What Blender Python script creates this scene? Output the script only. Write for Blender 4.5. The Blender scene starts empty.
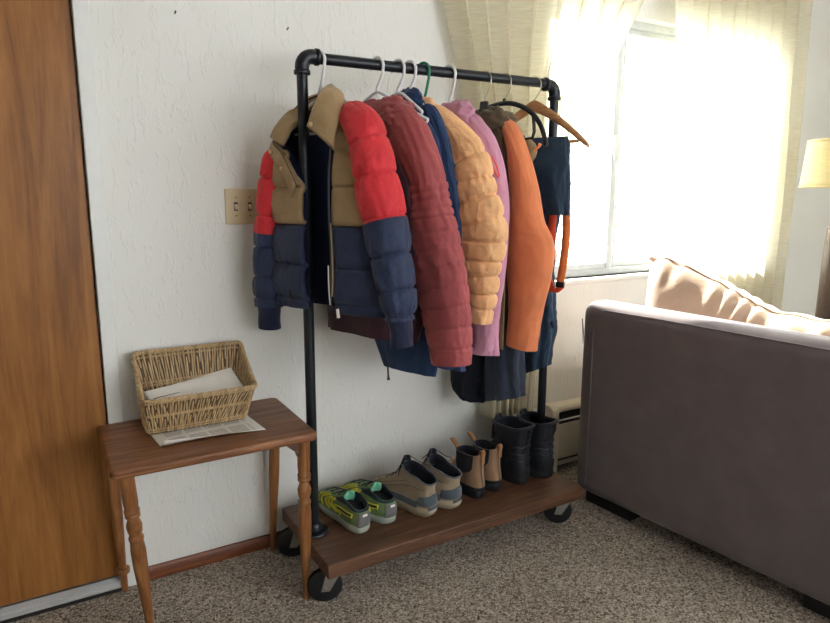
import bpy, math, random
from mathutils import Vector, Matrix, noise
R = math.radians
PI = math.pi
S = bpy.context.scene
COL = S.collection
random.seed(7)

# ------------------------------------------------------------------ materials
def new_mat(name):
    m = bpy.data.materials.new(name); m.use_nodes = True
    nt = m.node_tree; nt.nodes.clear()
    out = nt.nodes.new('ShaderNodeOutputMaterial')
    return m, nt, out
def lin(c):
    return tuple(((x / 255) / 12.92 if x / 255 <= .04045 else (((x / 255) + .055) / 1.055) ** 2.4) for x in c) + (1,)
def N(nt, t, **kw):
    n = nt.nodes.new('ShaderNode' + t)
    for k, v in kw.items():
        if k.startswith('i_'): n.inputs[k[2:].replace('_', ' ')].default_value = v
        else: setattr(n, k, v)
    return n
def coords(nt, scale=(1, 1, 1)):
    tc = N(nt, 'TexCoord'); mp = N(nt, 'Mapping'); mp.inputs['Scale'].default_value = scale
    nt.links.new(tc.outputs['Object'], mp.inputs['Vector'])
    return mp.outputs['Vector']
def ramp(nt, fac, stops):
    r = N(nt, 'ValToRGB'); e = r.color_ramp.elements
    e[0].position, e[0].color = stops[0]; e[1].position, e[1].color = stops[-1]
    for p, c in stops[1:-1]:
        x = e.new(p); x.color = c
    nt.links.new(fac, r.inputs[0]); return r.outputs[0]
def bsdf(nt, out, rough=.5, metal=0, spec=.5):
    b = N(nt, 'BsdfPrincipled'); b.inputs['Roughness'].default_value = rough
    b.inputs['Metallic'].default_value = metal; b.inputs['Specular IOR Level'].default_value = spec
    nt.links.new(b.outputs[0], out.inputs[0]); return b
def bump(nt, b, height, strength=.3, dist=.01):
    n = N(nt, 'Bump'); n.inputs['Strength'].default_value = strength; n.inputs['Distance'].default_value = dist
    nt.links.new(height, n.inputs['Height']); nt.links.new(n.outputs[0], b.inputs['Normal'])
def noise_tex(nt, vec, scale, detail=3, rough=.5, dist=0):
    n = N(nt, 'TexNoise'); n.inputs['Scale'].default_value = scale; n.inputs['Detail'].default_value = detail
    n.inputs['Roughness'].default_value = rough; n.inputs['Distortion'].default_value = dist
    nt.links.new(vec, n.inputs['Vector']); return n.outputs[0]

def plain(name, rgb, rough=.5, metal=0, spec=.5, var=.06, bscale=120, bstr=.05):
    m, nt, out = new_mat(name); b = bsdf(nt, out, rough, metal, spec)
    v = coords(nt); n = noise_tex(nt, v, bscale / 6, 3)
    c = lin(rgb)
    lo = tuple(x * (1 - var) for x in c[:3]) + (1,); hi = tuple(min(1, x * (1 + var)) for x in c[:3]) + (1,)
    nt.links.new(ramp(nt, n, [(.3, lo), (.7, hi)]), b.inputs['Base Color'])
    bump(nt, b, noise_tex(nt, v, bscale, 2), bstr, .002)
    return m
def fabric(name, rgb, rough=.75, sheen=.25, wr=.35, wscale=26, weave=900, wv=.12, spec=.25, var=.12):
    m, nt, out = new_mat(name); b = bsdf(nt, out, rough, 0, spec)
    b.inputs['Sheen Weight'].default_value = sheen; b.inputs['Sheen Roughness'].default_value = .5
    v = coords(nt); c = lin(rgb)
    n = noise_tex(nt, v, 9, 4, .6)
    lo = tuple(x * (1 - var) for x in c[:3]) + (1,); hi = tuple(min(1, x * (1 + var)) for x in c[:3]) + (1,)
    nt.links.new(ramp(nt, n, [(.3, lo), (.7, hi)]), b.inputs['Base Color'])
    a = noise_tex(nt, v, wscale, 4, .55, .6); w = noise_tex(nt, v, weave, 1)
    mx = N(nt, 'Math', operation='MULTIPLY_ADD'); mx.inputs[1].default_value = wv
    nt.links.new(w, mx.inputs[0]); nt.links.new(a, mx.inputs[2])
    bump(nt, b, mx.outputs[0], wr, .012)
    return m
def wood(name, c1, c2, c3, axis='x', rough=.4, scale=1.0, spec=.4, bs=.15):
    m, nt, out = new_mat(name); b = bsdf(nt, out, rough, 0, spec)
    sc = [14 * scale] * 3; sc['xyz'.index(axis)] = 1.1 * scale
    v = coords(nt, sc)
    n1 = noise_tex(nt, v, 1.3, 6, .62, 1.2)
    v2 = coords(nt, [x * 6 for x in sc]); n2 = noise_tex(nt, v2, 2.0, 3, .5)
    mx = N(nt, 'Math', operation='MULTIPLY_ADD'); mx.inputs[1].default_value = .28
    nt.links.new(n2, mx.inputs[0]); nt.links.new(n1, mx.inputs[2])
    nt.links.new(ramp(nt, mx.outputs[0], [(.42, lin(c1)), (.62, lin(c2)), (.86, lin(c3))]), b.inputs['Base Color'])
    bump(nt, b, mx.outputs[0], bs, .003)
    return m

MAT = {}
# wall: hand trowelled plaster with short vertical ridges
def mat_wall(name='wall_plaster'):
    m, nt, out = new_mat(name); b = bsdf(nt, out, .55, 0, .35)
    v = coords(nt, (1, 1, .30)); v1 = coords(nt)
    n = noise_tex(nt, v, 46, 2, .5, .9)
    rr = ramp(nt, n, [(.56, (0, 0, 0, 1)), (.62, (1, 1, 1, 1)), (.70, (.5, .5, .5, 1))])
    n2 = noise_tex(nt, v1, 90, 3)
    mx = N(nt, 'Math', operation='MULTIPLY_ADD'); mx.inputs[1].default_value = .5
    nt.links.new(n2, mx.inputs[0]); nt.links.new(rr, mx.inputs[2])
    bump(nt, b, mx.outputs[0], .38, .004)
    d = noise_tex(nt, v1, 2.2, 4)
    nt.links.new(ramp(nt, d, [(.3, lin((226, 225, 219))), (.75, lin((233, 233, 229)))]), b.inputs['Base Color'])
    return m
def mat_carpet():
    m, nt, out = new_mat('carpet_pile'); b = bsdf(nt, out, .95, 0, .05)
    v = coords(nt)
    vo = N(nt, 'TexVoronoi', feature='F1'); vo.inputs['Scale'].default_value = 190; vo.inputs['Randomness'].default_value = 1
    wn = N(nt, 'Mixing') if False else None
    nz = N(nt, 'TexNoise'); nz.inputs['Scale'].default_value = 60; nz.inputs['Detail'].default_value = 3
    nt.links.new(v, nz.inputs['Vector'])
    ad = N(nt, 'VectorMath', operation='MULTIPLY_ADD'); ad.inputs[1].default_value = (.012, .012, .0)
    nt.links.new(nz.outputs['Color'], ad.inputs[0]); nt.links.new(v, ad.inputs[2])
    nt.links.new(ad.outputs[0], vo.inputs['Vector'])
    sp = N(nt, 'SeparateColor'); nt.links.new(vo.outputs['Color'], sp.inputs[0])
    col = ramp(nt, sp.outputs[0], [(0, lin((102, 90, 80))), (.25, lin((162, 147, 132))), (.6, lin((204, 190, 173))), (1, lin((240, 230, 214)))])
    big = noise_tex(nt, v, 3.2, 4)
    mr = ramp(nt, big, [(.3, (.84, .84, .84, 1)), (.7, (1.0, 1.0, 1.0, 1))])
    ml = N(nt, 'MixRGB', blend_type='MULTIPLY'); ml.inputs[0].default_value = 1
    nt.links.new(col, ml.inputs[1]); nt.links.new(mr, ml.inputs[2])
    nt.links.new(ml.outputs[0], b.inputs['Base Color'])
    inv = N(nt, 'Math', operation='SUBTRACT'); inv.inputs[0].default_value = 1
    nt.links.new(vo.outputs['Distance'], inv.inputs[1])
    bump(nt, b, inv.outputs[0], 1.0, .012)
    return m
def mat_sheer(name, rgb, trans, weave=True):
    m, nt, out = new_mat(name)
    d = N(nt, 'BsdfDiffuse'); t = N(nt, 'BsdfTranslucent'); p = N(nt, 'BsdfTransparent')
    v = coords(nt, (1, 1, 16)); n = noise_tex(nt, v, 14, 3, .6)
    c = lin(rgb); lo = tuple(x * .86 for x in c[:3]) + (1,)
    col = ramp(nt, n, [(.35, lo), (.65, c)])
    for k in (d, t): nt.links.new(col, k.inputs['Color'])
    a = N(nt, 'MixShader'); a.inputs[0].default_value = .68
    nt.links.new(d.outputs[0], a.inputs[1]); nt.links.new(t.outputs[0], a.inputs[2])
    q = N(nt, 'MixShader'); q.inputs[0].default_value = trans
    nt.links.new(a.outputs[0], q.inputs[1]); nt.links.new(p.outputs[0], q.inputs[2])
    nt.links.new(q.outputs[0], out.inputs[0])
    return m
def mat_glass():
    m, nt, out = new_mat('window_glass')
    p = N(nt, 'BsdfTransparent'); g = N(nt, 'BsdfGlossy'); g.inputs['Roughness'].default_value = .02
    p.inputs[0].default_value = (.96, .98, .98, 1)
    fr = N(nt, 'Fresnel'); fr.inputs[0].default_value = 1.2
    q = N(nt, 'MixShader'); nt.links.new(fr.outputs[0], q.inputs[0])
    nt.links.new(p.outputs[0], q.inputs[1]); nt.links.new(g.outputs[0], q.inputs[2]); nt.links.new(q.outputs[0], out.inputs[0])
    return m
def mat_print():
    # sheet of paper with columns of small grey print
    m, nt, out = new_mat('printed_paper'); b = bsdf(nt, out, .7, 0, .2)
    tc = N(nt, 'TexCoord'); s = N(nt, 'SeparateXYZ'); nt.links.new(tc.outputs['Object'], s.inputs[0])
    def math(op, a, bb=None):
        n = N(nt, 'Math', operation=op)
        for i, q in enumerate((a, bb)):
            if q is None: continue
            if isinstance(q, (int, float)): n.inputs[i].default_value = q
            else: nt.links.new(q, n.inputs[i])
        return n.outputs[0]
    ly = math('MULTIPLY', s.outputs[0], 190); row = math('LESS_THAN', math('FRACT', ly), .5)
    cy = math('MULTIPLY', s.outputs[1], 9.5); colm = math('LESS_THAN', math('FRACT', cy), .82)
    cx = math('MULTIPLY', s.outputs[0], 17); colx = math('LESS_THAN', math('FRACT', cx), .84)
    cb = N(nt, 'CombineXYZ'); nt.links.new(math('FLOOR', ly), cb.inputs[0]); nt.links.new(math('MULTIPLY', s.outputs[1], 160), cb.inputs[1])
    wn = noise_tex(nt, cb.outputs[0], 1.0, 1); wd = math('GREATER_THAN', wn, .42)
    k = math('MULTIPLY', math('MULTIPLY', row, colm), math('MULTIPLY', wd, colx))
    edge = math('LESS_THAN', math('ABSOLUTE', s.outputs[0]), .125); k = math('MULTIPLY', k, edge)
    edge = math('LESS_THAN', math('ABSOLUTE', s.outputs[1]), .092); k = math('MULTIPLY', k, edge)
    nt.links.new(ramp(nt, k, [(0, lin((236, 233, 226))), (1, lin((168, 165, 160)))]), b.inputs['Base Color'])
    return m

MAT['wall'] = mat_wall()
MAT['carpet'] = mat_carpet()
MAT['glass'] = mat_glass()
MAT['print'] = mat_print()
MAT['ceiling'] = plain('ceiling_paint', (230, 228, 222), .8)
MAT['trim'] = plain('white_trim_paint', (226, 227, 224), .4, var=.02)
MAT['door'] = wood('varnished_door_wood', (116, 72, 32), (144, 94, 46), (168, 114, 60), 'z', .42, .8)
MAT['base'] = wood('stained_baseboard_wood', (74, 38, 22), (112, 60, 34), (140, 84, 50), 'x', .4, 2.5)
MAT['table'] = wood('worn_table_wood', (86, 52, 32), (124, 80, 50), (160, 112, 76), 'x', .42, 1.8)
MAT['tleg'] = wood('turned_leg_wood', (98, 60, 34), (136, 88, 50), (164, 114, 70), 'z', .42, 2.2)
MAT['plank'] = wood('dark_plank_wood', (52, 34, 25), (88, 60, 44), (122, 88, 66), 'x', .42, 1.7)
MAT['pipe'] = plain('black_iron_pipe', (26, 30, 36), .38, .3, .5, .1, 60, .08)
MAT['rubber'] = plain('black_rubber', (22, 24, 28), .5, 0, .4)
MAT['steel'] = plain('zinc_steel', (190, 188, 184), .35, .9, .5, .05)
MAT['alu'] = plain('aluminium', (206, 207, 208), .42, .6)
MAT['winframe'] = plain('window_frame_metal', (196, 200, 202), .45, .1)
MAT['white_plastic'] = plain('white_plastic', (224, 222, 226), .35, 0, .5, .02)
MAT['green_plastic'] = plain('green_plastic', (26, 120, 92), .35)
MAT['black_plastic'] = plain('black_plastic', (26, 28, 34), .4)
MAT['wire'] = plain('bright_wire', (186, 178, 160), .3, .9)
MAT['hwood'] = wood('hanger_wood', (150, 100, 62), (186, 132, 88), (206, 156, 112), 'x', .4, 3)
MAT['ivory'] = plain('ivory_plastic', (206, 190, 152), .4, 0, .5, .03)
MAT['wicker'] = wood('wicker_cane', (132, 106, 74), (182, 154, 114), (214, 190, 150), 'z', .55, 3)
MAT['wicker_dark'] = plain('wicker_core', (86, 66, 42), .8, var=.25)
MAT['paper'] = plain('white_paper', (228, 222, 214), .7, 0, .2, .02)
MAT['ink'] = plain('dark_print', (70, 70, 76), .7)
MAT['sofa'] = fabric('sofa_microfibre', (108, 98, 99), .9, .3, .1, 12, 500, .5, .1, .1)
MAT['cushion'] = fabric('cushion_fabric', (198, 172, 150), .9, .35, .25, 20, 500, .35, .1, .08)
MAT['blackwood'] = plain('black_sofa_foot', (20, 19, 22), .5)
MAT['shade'] = mat_sheer('lamp_shade_linen', (240, 230, 198), 0)
MAT['lampwood'] = plain('dark_lamp_column', (66, 52, 44), .45)
MAT['brass'] = plain('brass_finial', (170, 140, 70), .3, .9)
MAT['curtain'] = mat_sheer('cream_curtain', (244, 239, 222), .14)
MAT['heater'] = plain('heater_enamel', (212, 204, 184), .45, .0, .5, .04)
MAT['slot'] = plain('heater_slot_dark', (34, 32, 30), .7)
# garments
MAT['tan'] = fabric('tan_nylon', (158, 132, 96), .6, .1, .5, 30)
MAT['red'] = fabric('red_nylon', (204, 46, 54), .55, .1, .55, 30)
MAT['navy'] = fabric('navy_nylon', (40, 50, 78), .55, .1, .5, 30)
MAT['lining'] = fabric('dark_navy_lining', (20, 34, 68), .6, .1, .3, 20)
MAT['rib'] = fabric('navy_rib_knit', (26, 32, 56), .85, .2, .3, 60)
MAT['maroon'] = fabric('maroon_nylon', (160, 78, 80), .6, .1, .45, 28)
MAT['plum'] = fabric('plum_nylon', (66, 36, 46), .6, .1, .4, 24)
MAT['navy2'] = fabric('navy_shell', (34, 56, 92), .6, .1, .45, 18)
MAT['blue2'] = fabric('blue_shell', (44, 66, 104), .6, .1, .45, 18)
MAT['peach'] = fabric('apricot_nylon', (248, 190, 138), .5, .1, .55, 34)
MAT['pink'] = fabric('mauve_shell', (200, 142, 166), .6, .15, .4, 16)
MAT['orange'] = fabric('orange_softshell', (220, 130, 86), .75, .2, .25, 14)
MAT['khaki'] = fabric('olive_brown_canvas', (98, 84, 66), .8, .15, .35, 20)
MAT['khaki2'] = fabric('sand_canvas', (150, 132, 98), .8, .15, .35, 20)
MAT['black'] = fabric('black_cloth', (20, 26, 40), .75, .1, .4, 14)
MAT['charcoal'] = fabric('charcoal_cloth', (52, 60, 76), .75, .15, .4, 12)
MAT['bib'] = fabric('blue_black_cloth', (42, 62, 84), .65, .15, .5, 12)
MAT['strap'] = fabric('orange_webbing', (244, 142, 82), .7, .1, .1, 60)
MAT['strapred'] = fabric('red_orange_webbing', (238, 92, 62), .7, .1, .1, 60)
MAT['zip'] = plain('dark_zip', (34, 32, 36), .5)
MAT['snap'] = plain('brass_snap', (214, 196, 150), .3, .8)
# shoes
MAT['sn_green'] = fabric('green_mesh', (112, 134, 88), .8, .1, .2, 60)
MAT['sn_dark'] = fabric('dark_teal_mesh', (36, 52, 60), .8, .1, .2, 60)
MAT['sn_yellow'] = plain('yellow_overlay', (208, 206, 60), .5)
MAT['sn_mint'] = fabric('mint_lining', (120, 196, 160), .8, .1, .2, 60)
MAT['sn_sole'] = plain('grey_green_sole', (150, 158, 146), .7)
MAT['sn_heel'] = plain('grey_heel_cup', (104, 104, 104), .6)
MAT['hk_tan'] = fabric('taupe_suede', (150, 132, 108), .9, .3, .3, 40)
MAT['hk_slate'] = fabric('slate_suede', (78, 88, 96), .9, .3, .3, 40)
MAT['hk_sole'] = plain('beige_sole', (168, 154, 130), .75)
MAT['lace'] = fabric('brown_lace', (96, 84, 72), .8, .1, .1, 80)
MAT['darklin'] = fabric('black_shoe_lining', (22, 24, 34), .9, .1, .2, 50)
MAT['ch_suede'] = fabric('brown_suede', (142, 112, 86), .9, .3, .3, 40)
MAT['ch_gore'] = fabric('dark_elastic_gore', (34, 34, 44), .85, .1, .3, 90)
MAT['ch_tab'] = fabric('orange_brown_tab', (160, 112, 72), .85, .2, .2, 50)
MAT['bk'] = fabric('black_leather', (24, 28, 38), .45, .05, .35, 24, spec=.5)
MAT['bk_sole'] = plain('black_boot_sole', (20, 22, 28), .6)
MAT['leaf'] = plain('outdoor_leaf', (176, 204, 204), .6, var=.3)
MAT['bark'] = plain('outdoor_bark', (110, 100, 90), .8)
MAT['ground'] = plain('outdoor_gravel', (190, 190, 180), .9)

# ------------------------------------------------------------------ mesh helper
class M:
    def __init__(s): s.v = []; s.f = []; s.mi = []
    def add(s, vs, fs, mi=0):
        o = len(s.v); s.v += [tuple(p) for p in vs]
        for k, f in enumerate(fs):
            s.f.append(tuple(i + o for i in f)); s.mi.append(mi[k] if isinstance(mi, list) else mi)
        return s
    def grid(s, fn, nu, nv, cu=False, cv=False, mi=0, flip=False):
        vs = []; fs = []
        U = nu if cu else nu + 1; V = nv if cv else nv + 1
        for j in range(V):
            for i in range(U): vs.append(fn(i / nu, j / nv))
        for j in range(nv):
            for i in range(nu):
                a = j * U + i; b = j * U + (i + 1) % U; c = ((j + 1) % V) * U + (i + 1) % U; d = ((j + 1) % V) * U + i
                fs.append((a, d, c, b) if flip else (a, b, c, d))
        return s.add(vs, fs, mi)
    def tube(s, pts, r, n=10, cap=True, closed=False, mi=0, flat=1.0):
        pts = [Vector(p) for p in pts]; K = len(pts)
        rr = r if isinstance(r, (list, tuple)) else [r] * K
        tang = []
        for i in range(K):
            a = pts[(i - 1) % K] if (closed or i > 0) else pts[i]; b = pts[(i + 1) % K] if (closed or i < K - 1) else pts[i]
            t = (b - a); tang.append(t.normalized() if t.length > 1e-9 else Vector((0, 0, 1)))
        up = Vector((0, 0, 1)) if abs(tang[0].z) < .9 else Vector((0, 1, 0))
        nx = tang[0].cross(up).normalized(); vs = []; fs = []
        for i in range(K):
            nx = (nx - tang[i] * nx.dot(tang[i])).normalized(); ny = tang[i].cross(nx)
            for k in range(n):
                a = 2 * PI * k / n
                vs.append(pts[i] + nx * math.cos(a) * rr[i] + ny * math.sin(a) * rr[i] * flat)
        L = K if closed else K - 1
        for i in range(L):
            for k in range(n):
                fs.append((i * n + k, i * n + (k + 1) % n, ((i + 1) % K) * n + (k + 1) % n, ((i + 1) % K) * n + k))
        if cap and not closed:
            fs.append(tuple(range(n))[::-1]); fs.append(tuple((K - 1) * n + k for k in range(n)))
        return s.add(vs, fs, mi)
    def box(s, x0, x1, y0, y1, z0, z1, mi=0):
        vs = [(x, y, z) for z in (z0, z1) for y in (y0, y1) for x in (x0, x1)]
        return s.add(vs, [(0, 2, 3, 1), (4, 5, 7, 6), (0, 1, 5, 4), (2, 6, 7, 3), (0, 4, 6, 2), (1, 3, 7, 5)], mi)
    def lathe(s, prof, c=(0, 0, 0), n=24, axis='z', mi=0):
        vs = []; fs = []
        for r, h in prof:
            for k in range(n):
                a = 2 * PI * k / n; p = (r * math.cos(a), r * math.sin(a), h)
                if axis == 'y': p = (p[0], p[2], p[1])
                if axis == 'x': p = (p[2], p[0], p[1])
                vs.append((p[0] + c[0], p[1] + c[1], p[2] + c[2]))
        for i in range(len(prof) - 1):
            for k in range(n): fs.append((i * n + k, i * n + (k + 1) % n, (i + 1) * n + (k + 1) % n, (i + 1) * n + k))
        fs.append(tuple(range(n))[::-1]); fs.append(tuple((len(prof) - 1) * n + k for k in range(n)))
        return s.add(vs, fs, mi)
    def prism(s, poly, h0, h1, axis='y', mi=0):
        def P(a, b, h): return {'y': (a, h, b), 'x': (h, a, b), 'z': (a, b, h)}[axis]
        n = len(poly); vs = [P(a, b, h0) for a, b in poly] + [P(a, b, h1) for a, b in poly]
        fs = [tuple(range(n)), tuple(range(n, 2 * n))[::-1]] + [(i, i + n, (i + 1) % n + n, (i + 1) % n) for i in range(n)]
        return s.add(vs, fs, mi)
    def build(s, name, mats, parent=None, off=(0, 0, 0), bevel=0, bseg=2, sub=0, solid=0, soff=0, ang=42, fix=True, smat=0):
        me = bpy.data.meshes.new(name)
        me.from_pydata([(x - off[0], y - off[1], z - off[2]) for x, y, z in s.v], [], s.f)
        mats = mats if isinstance(mats, (list, tuple)) else [mats]
        for m in mats: me.materials.append(MAT[m])
        me.polygons.foreach_set('material_index', [min(i, len(mats) - 1) for i in s.mi])
        if fix:
            import bmesh
            bm = bmesh.new(); bm.from_mesh(me); bmesh.ops.recalc_face_normals(bm, faces=bm.faces); bm.to_mesh(me); bm.free()
        me.shade_smooth(); me.set_sharp_from_angle(angle=R(ang))
        o = bpy.data.objects.new(name, me); COL.objects.link(o)
        if parent: o.parent = parent
        if solid:
            q = o.modifiers.new('thickness', 'SOLIDIFY'); q.thickness = solid; q.offset = soff; q.material_offset = smat
        if bevel:
            q = o.modifiers.new('bevel', 'BEVEL'); q.width = bevel; q.segments = bseg; q.limit_method = 'ANGLE'; q.angle_limit = R(50)
        if sub:
            q = o.modifiers.new('sub', 'SUBSURF'); q.levels = sub; q.render_levels = sub
        return o
def thing(name, label, cat, loc=(0, 0, 0), rotz=0, group=None):
    o = bpy.data.objects.new(name, None); COL.objects.link(o); o.empty_display_size = .1
    o.location = loc; o.rotation_euler = (0, 0, rotz); o['label'] = label; o['category'] = cat
    if group: o['group'] = group
    return o
def tag(o, label, cat, group=None, kind=None):
    o['label'] = label; o['category'] = cat
    if group: o['group'] = group
    if kind: o['kind'] = kind
    return o
def struct(o): o['kind'] = 'structure'; return o
def dup(root, loc, rotz=None):
    r = root.copy(); COL.objects.link(r); r.location = loc
    if rotz is not None: r.rotation_euler = (0, 0, rotz)
    for ch in list(root.children):
        c = ch.copy(); COL.objects.link(c); c.parent = r
        for g in list(ch.children):
            d = g.copy(); COL.objects.link(d); d.parent = c
    return r
def cr(keys, x):
    """Catmull-Rom through keys [(x, a, b, ...)] sorted by x -> tuple"""
    K = len(keys)
    if x <= keys[0][0]: return keys[0][1:]
    if x >= keys[-1][0]: return keys[-1][1:]
    i = max(k for k in range(K - 1) if keys[k][0] <= x)
    p1, p2 = keys[i], keys[i + 1]; p0 = keys[max(i - 1, 0)]; p3 = keys[min(i + 2, K - 1)]
    h = p2[0] - p1[0]; t = (x - p1[0]) / h; o = []
    for c in range(1, len(p1)):
        m1 = (p2[c] - p0[c]) / max(p2[0] - p0[0], 1e-6) * h; m2 = (p3[c] - p1[c]) / max(p3[0] - p1[0], 1e-6) * h
        o.append((2 * t ** 3 - 3 * t * t + 1) * p1[c] + (t ** 3 - 2 * t * t + t) * m1 + (-2 * t ** 3 + 3 * t * t) * p2[c] + (t ** 3 - t * t) * m2)
    return tuple(o)
def nz(x, y, z=0): return noise.noise(Vector((x, y, z)))
def lerp(a, b, t): return a + (b - a) * t
def spow(c, p): return math.copysign(abs(c) ** p, c)

# ------------------------------------------------------------------ camera
F_PX, PITCH, YAW, ROLL, D, H = 636.0, R(10.39), R(59.54), R(.22), 2.134, 1.28
cam = bpy.data.cameras.new('camera'); co = bpy.data.objects.new('camera', cam); COL.objects.link(co)
cam.sensor_fit = 'HORIZONTAL'; cam.sensor_width = 36; cam.lens = 36 * F_PX / 830
fh = Vector((math.cos(YAW), math.sin(YAW), 0)); rt = Vector((math.sin(YAW), -math.cos(YAW), 0)); up = Vector((0, 0, 1))
Fw = fh * math.cos(PITCH) - up * math.sin(PITCH); Vu = fh * math.sin(PITCH) + up * math.cos(PITCH)
Rr = rt * math.cos(ROLL) + Vu * math.sin(ROLL); Vr = -rt * math.sin(ROLL) + Vu * math.cos(ROLL)
mw = Matrix(((Rr.x, Vr.x, -Fw.x, 0), (Rr.y, Vr.y, -Fw.y, -D), (Rr.z, Vr.z, -Fw.z, H), (0, 0, 0, 1)))
co.matrix_world = mw; cam.clip_start = .05; S.camera = co

# ------------------------------------------------------------------ room shell
WX0, WX1, WY, WZ = -1.3, 4.7, -3.7, 2.44
WIN = (1.90, 3.48, .905, 2.075)   # window opening
DOOR_R = .135                      # right side of the door opening
m = M()
m.box(WX0 - .1, WX1 + .1, WY, .14, -.05, 0); struct(m.build('floor', 'carpet'))
m = M(); m.box(WX0 - .1, WX1 + .1, WY, .14, WZ, WZ + .06); struct(m.build('ceiling', 'ceiling'))
m = M()
T = .14
m.box(WX0 - .1, -.80, 0, T, 0, WZ); m.box(-.80, DOOR_R, 0, T, 2.05, WZ); m.box(-.80, DOOR_R, T - .03, T, 0, 2.05); m.box(DOOR_R, WIN[0], 0, T, 0, WZ)  # thin panel behind the door slab is added to block leaking outside light
m.box(WIN[0], WIN[1], 0, T, 0, WIN[2]); m.box(WIN[0], WIN[1], 0, T, WIN[3], WZ); m.box(WIN[1], WX1 + .1, 0, T, 0, WZ)
struct(m.build('wall_back', 'wall'))
m = M(); m.box(WX0 - .1, WX0, WY, 0, 0, WZ); struct(m.build('wall_left', 'wall'))
m = M(); m.box(WX1, WX1 + .1, WY, 0, 0, WZ); struct(m.build('wall_right', 'wall'))
m = M(); fx0, fx1, fz0, fz1 = .3, 4.3, .80, 2.25  # unseen wall behind the camera; its raised opening is added to shape fill light
m.box(WX0, fx0, WY - .1, WY, 0, WZ); m.box(fx1, WX1, WY - .1, WY, 0, WZ); m.box(fx0, fx1, WY - .1, WY, 0, fz0); m.box(fx0, fx1, WY - .1, WY, fz1, WZ)
struct(m.build('wall_front', 'wall'))
m = M()
for x in (fx0 + .02, (fx0 + fx1) / 2, fx1 - .02): m.box(x - .02, x + .02, WY - .07, WY - .03, fz0, fz1)
for z in (fz0 + .02, fz1 - .02): m.box(fx0, fx1, WY - .07, WY - .03, z - .02, z + .02)
w = struct(m.build('fill_window', 'trim', bevel=.002))  # frame for the added, unseen fill light opening
m = M(); m.box(fx0, fx1, WY - .055, WY - .05, fz0, fz1); m.build('pane', 'glass', w)
# door slab, threshold, casing
m = M(); m.box(-.80, DOOR_R - .006, .004, .045, .042, 2.045); d = struct(m.build('door_1', 'door', bevel=.002))
m = M(); m.lathe([(.028, 0), (.03, .01), (.012, .014), (.012, .04), (.027, .05), (.031, .065), (.022, .08), (.004, .083)], (-.735, .004, .98), 20, 'y')
for k in range(len(m.v)): x, y, z = m.v[k]; m.v[k] = (x, .004 - (y - .004), z)
h = m.build('door_knob', 'brass', d); h['label'] = 'round brass door knob'
m = M(); m.box(-.80, DOOR_R, -.028, .05, .014, .024); m.box(-.80, DOOR_R, -.02, .05, .024, .034)
for k in range(3): m.box(-.80, DOOR_R, -.017 + k * .008, -.013 + k * .008, .034, .038)
m.box(-.80, DOOR_R, -.026, .05, 0, .014, 1)
struct(m.build('trim_1', ['alu', 'slot'], bevel=.001))
m = M(); m.box(DOOR_R - .006, DOOR_R, .046, .13, 0, 2.05); m.box(-.80, DOOR_R, .05, .13, 0, .012); m.box(DOOR_R, .178, -.014, .0, 0, 2.10); m.box(-.86, .178, -.014, 0, 2.05, 2.10); m.box(-.86, -.80, -.014, 0, 0, 2.05)
struct(m.build('trim_2', 'trim', bevel=.004))
m = M(); m.prism([(-.012, 0), (0, 0), (0, .048), (-.006, .048), (-.012, .04)], .178, 1.935, 'x'); struct(m.build('baseboard_back', 'base', bevel=.001))
# window frame, panes, sill
wx0, wx1, wz0, wz1 = WIN
m = M(); fy0, fy1 = .05, .10
m.box(wx0, wx1, fy0, fy1, wz0, wz0 + .03); m.box(wx0, wx1, fy0, fy1, wz1 - .03, wz1)
m.box(wx0, wx0 + .03, fy0, fy1, wz0, wz1); m.box(wx1 - .03, wx1, fy0, fy1, wz0, wz1)
# two overlapping sash stiles in the middle
m.box(2.352, 2.386, fy0 - .006, fy0 + .022, wz0 + .03, wz1 - .03); m.box(2.412, 2.440, fy0 + .024, fy1, wz0 + .03, wz1 - .03)
m.box(2.396, 2.402, fy0, fy0 + .02, wz0 + .03, wz1 - .03)
m.box(wx0 + .03, 2.386, fy0, fy0 + .02, wz0 + .03, wz0 + .055); m.box(wx0 + .03, 2.386, fy0, fy0 + .02, wz1 - .055, wz1 - .03)
m.box(2.412, wx1 - .03, fy0 + .026, fy1, wz0 + .03, wz0 + .055); m.box(2.412, wx1 - .03, fy0 + .026, fy1, wz1 - .055, wz1 - .03)
w = struct(m.build('window_1', 'winframe', bevel=.002))
m = M(); m.box(2.356, 2.384, fy0 - .014, fy0 - .006, 1.44, 1.56); m.build('sash_latch', 'alu', w, bevel=.003)
m = M(); m.box(wx0 + .03, 2.352, fy0 + .008, fy0 + .012, wz0 + .055, wz1 - .055); m.build('pane', 'glass', w)
m = M(); m.box(2.44, wx1 - .03, fy0 + .034, fy0 + .038, wz0 + .055, wz1 - .055); m.build('pane', 'glass', w)
m = M(); m.box(wx0 - .03, wx1 + .03, -.045, .05, wz0 - .022, wz0); struct(m.build('trim_3', 'trim', bevel=.006))

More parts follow.
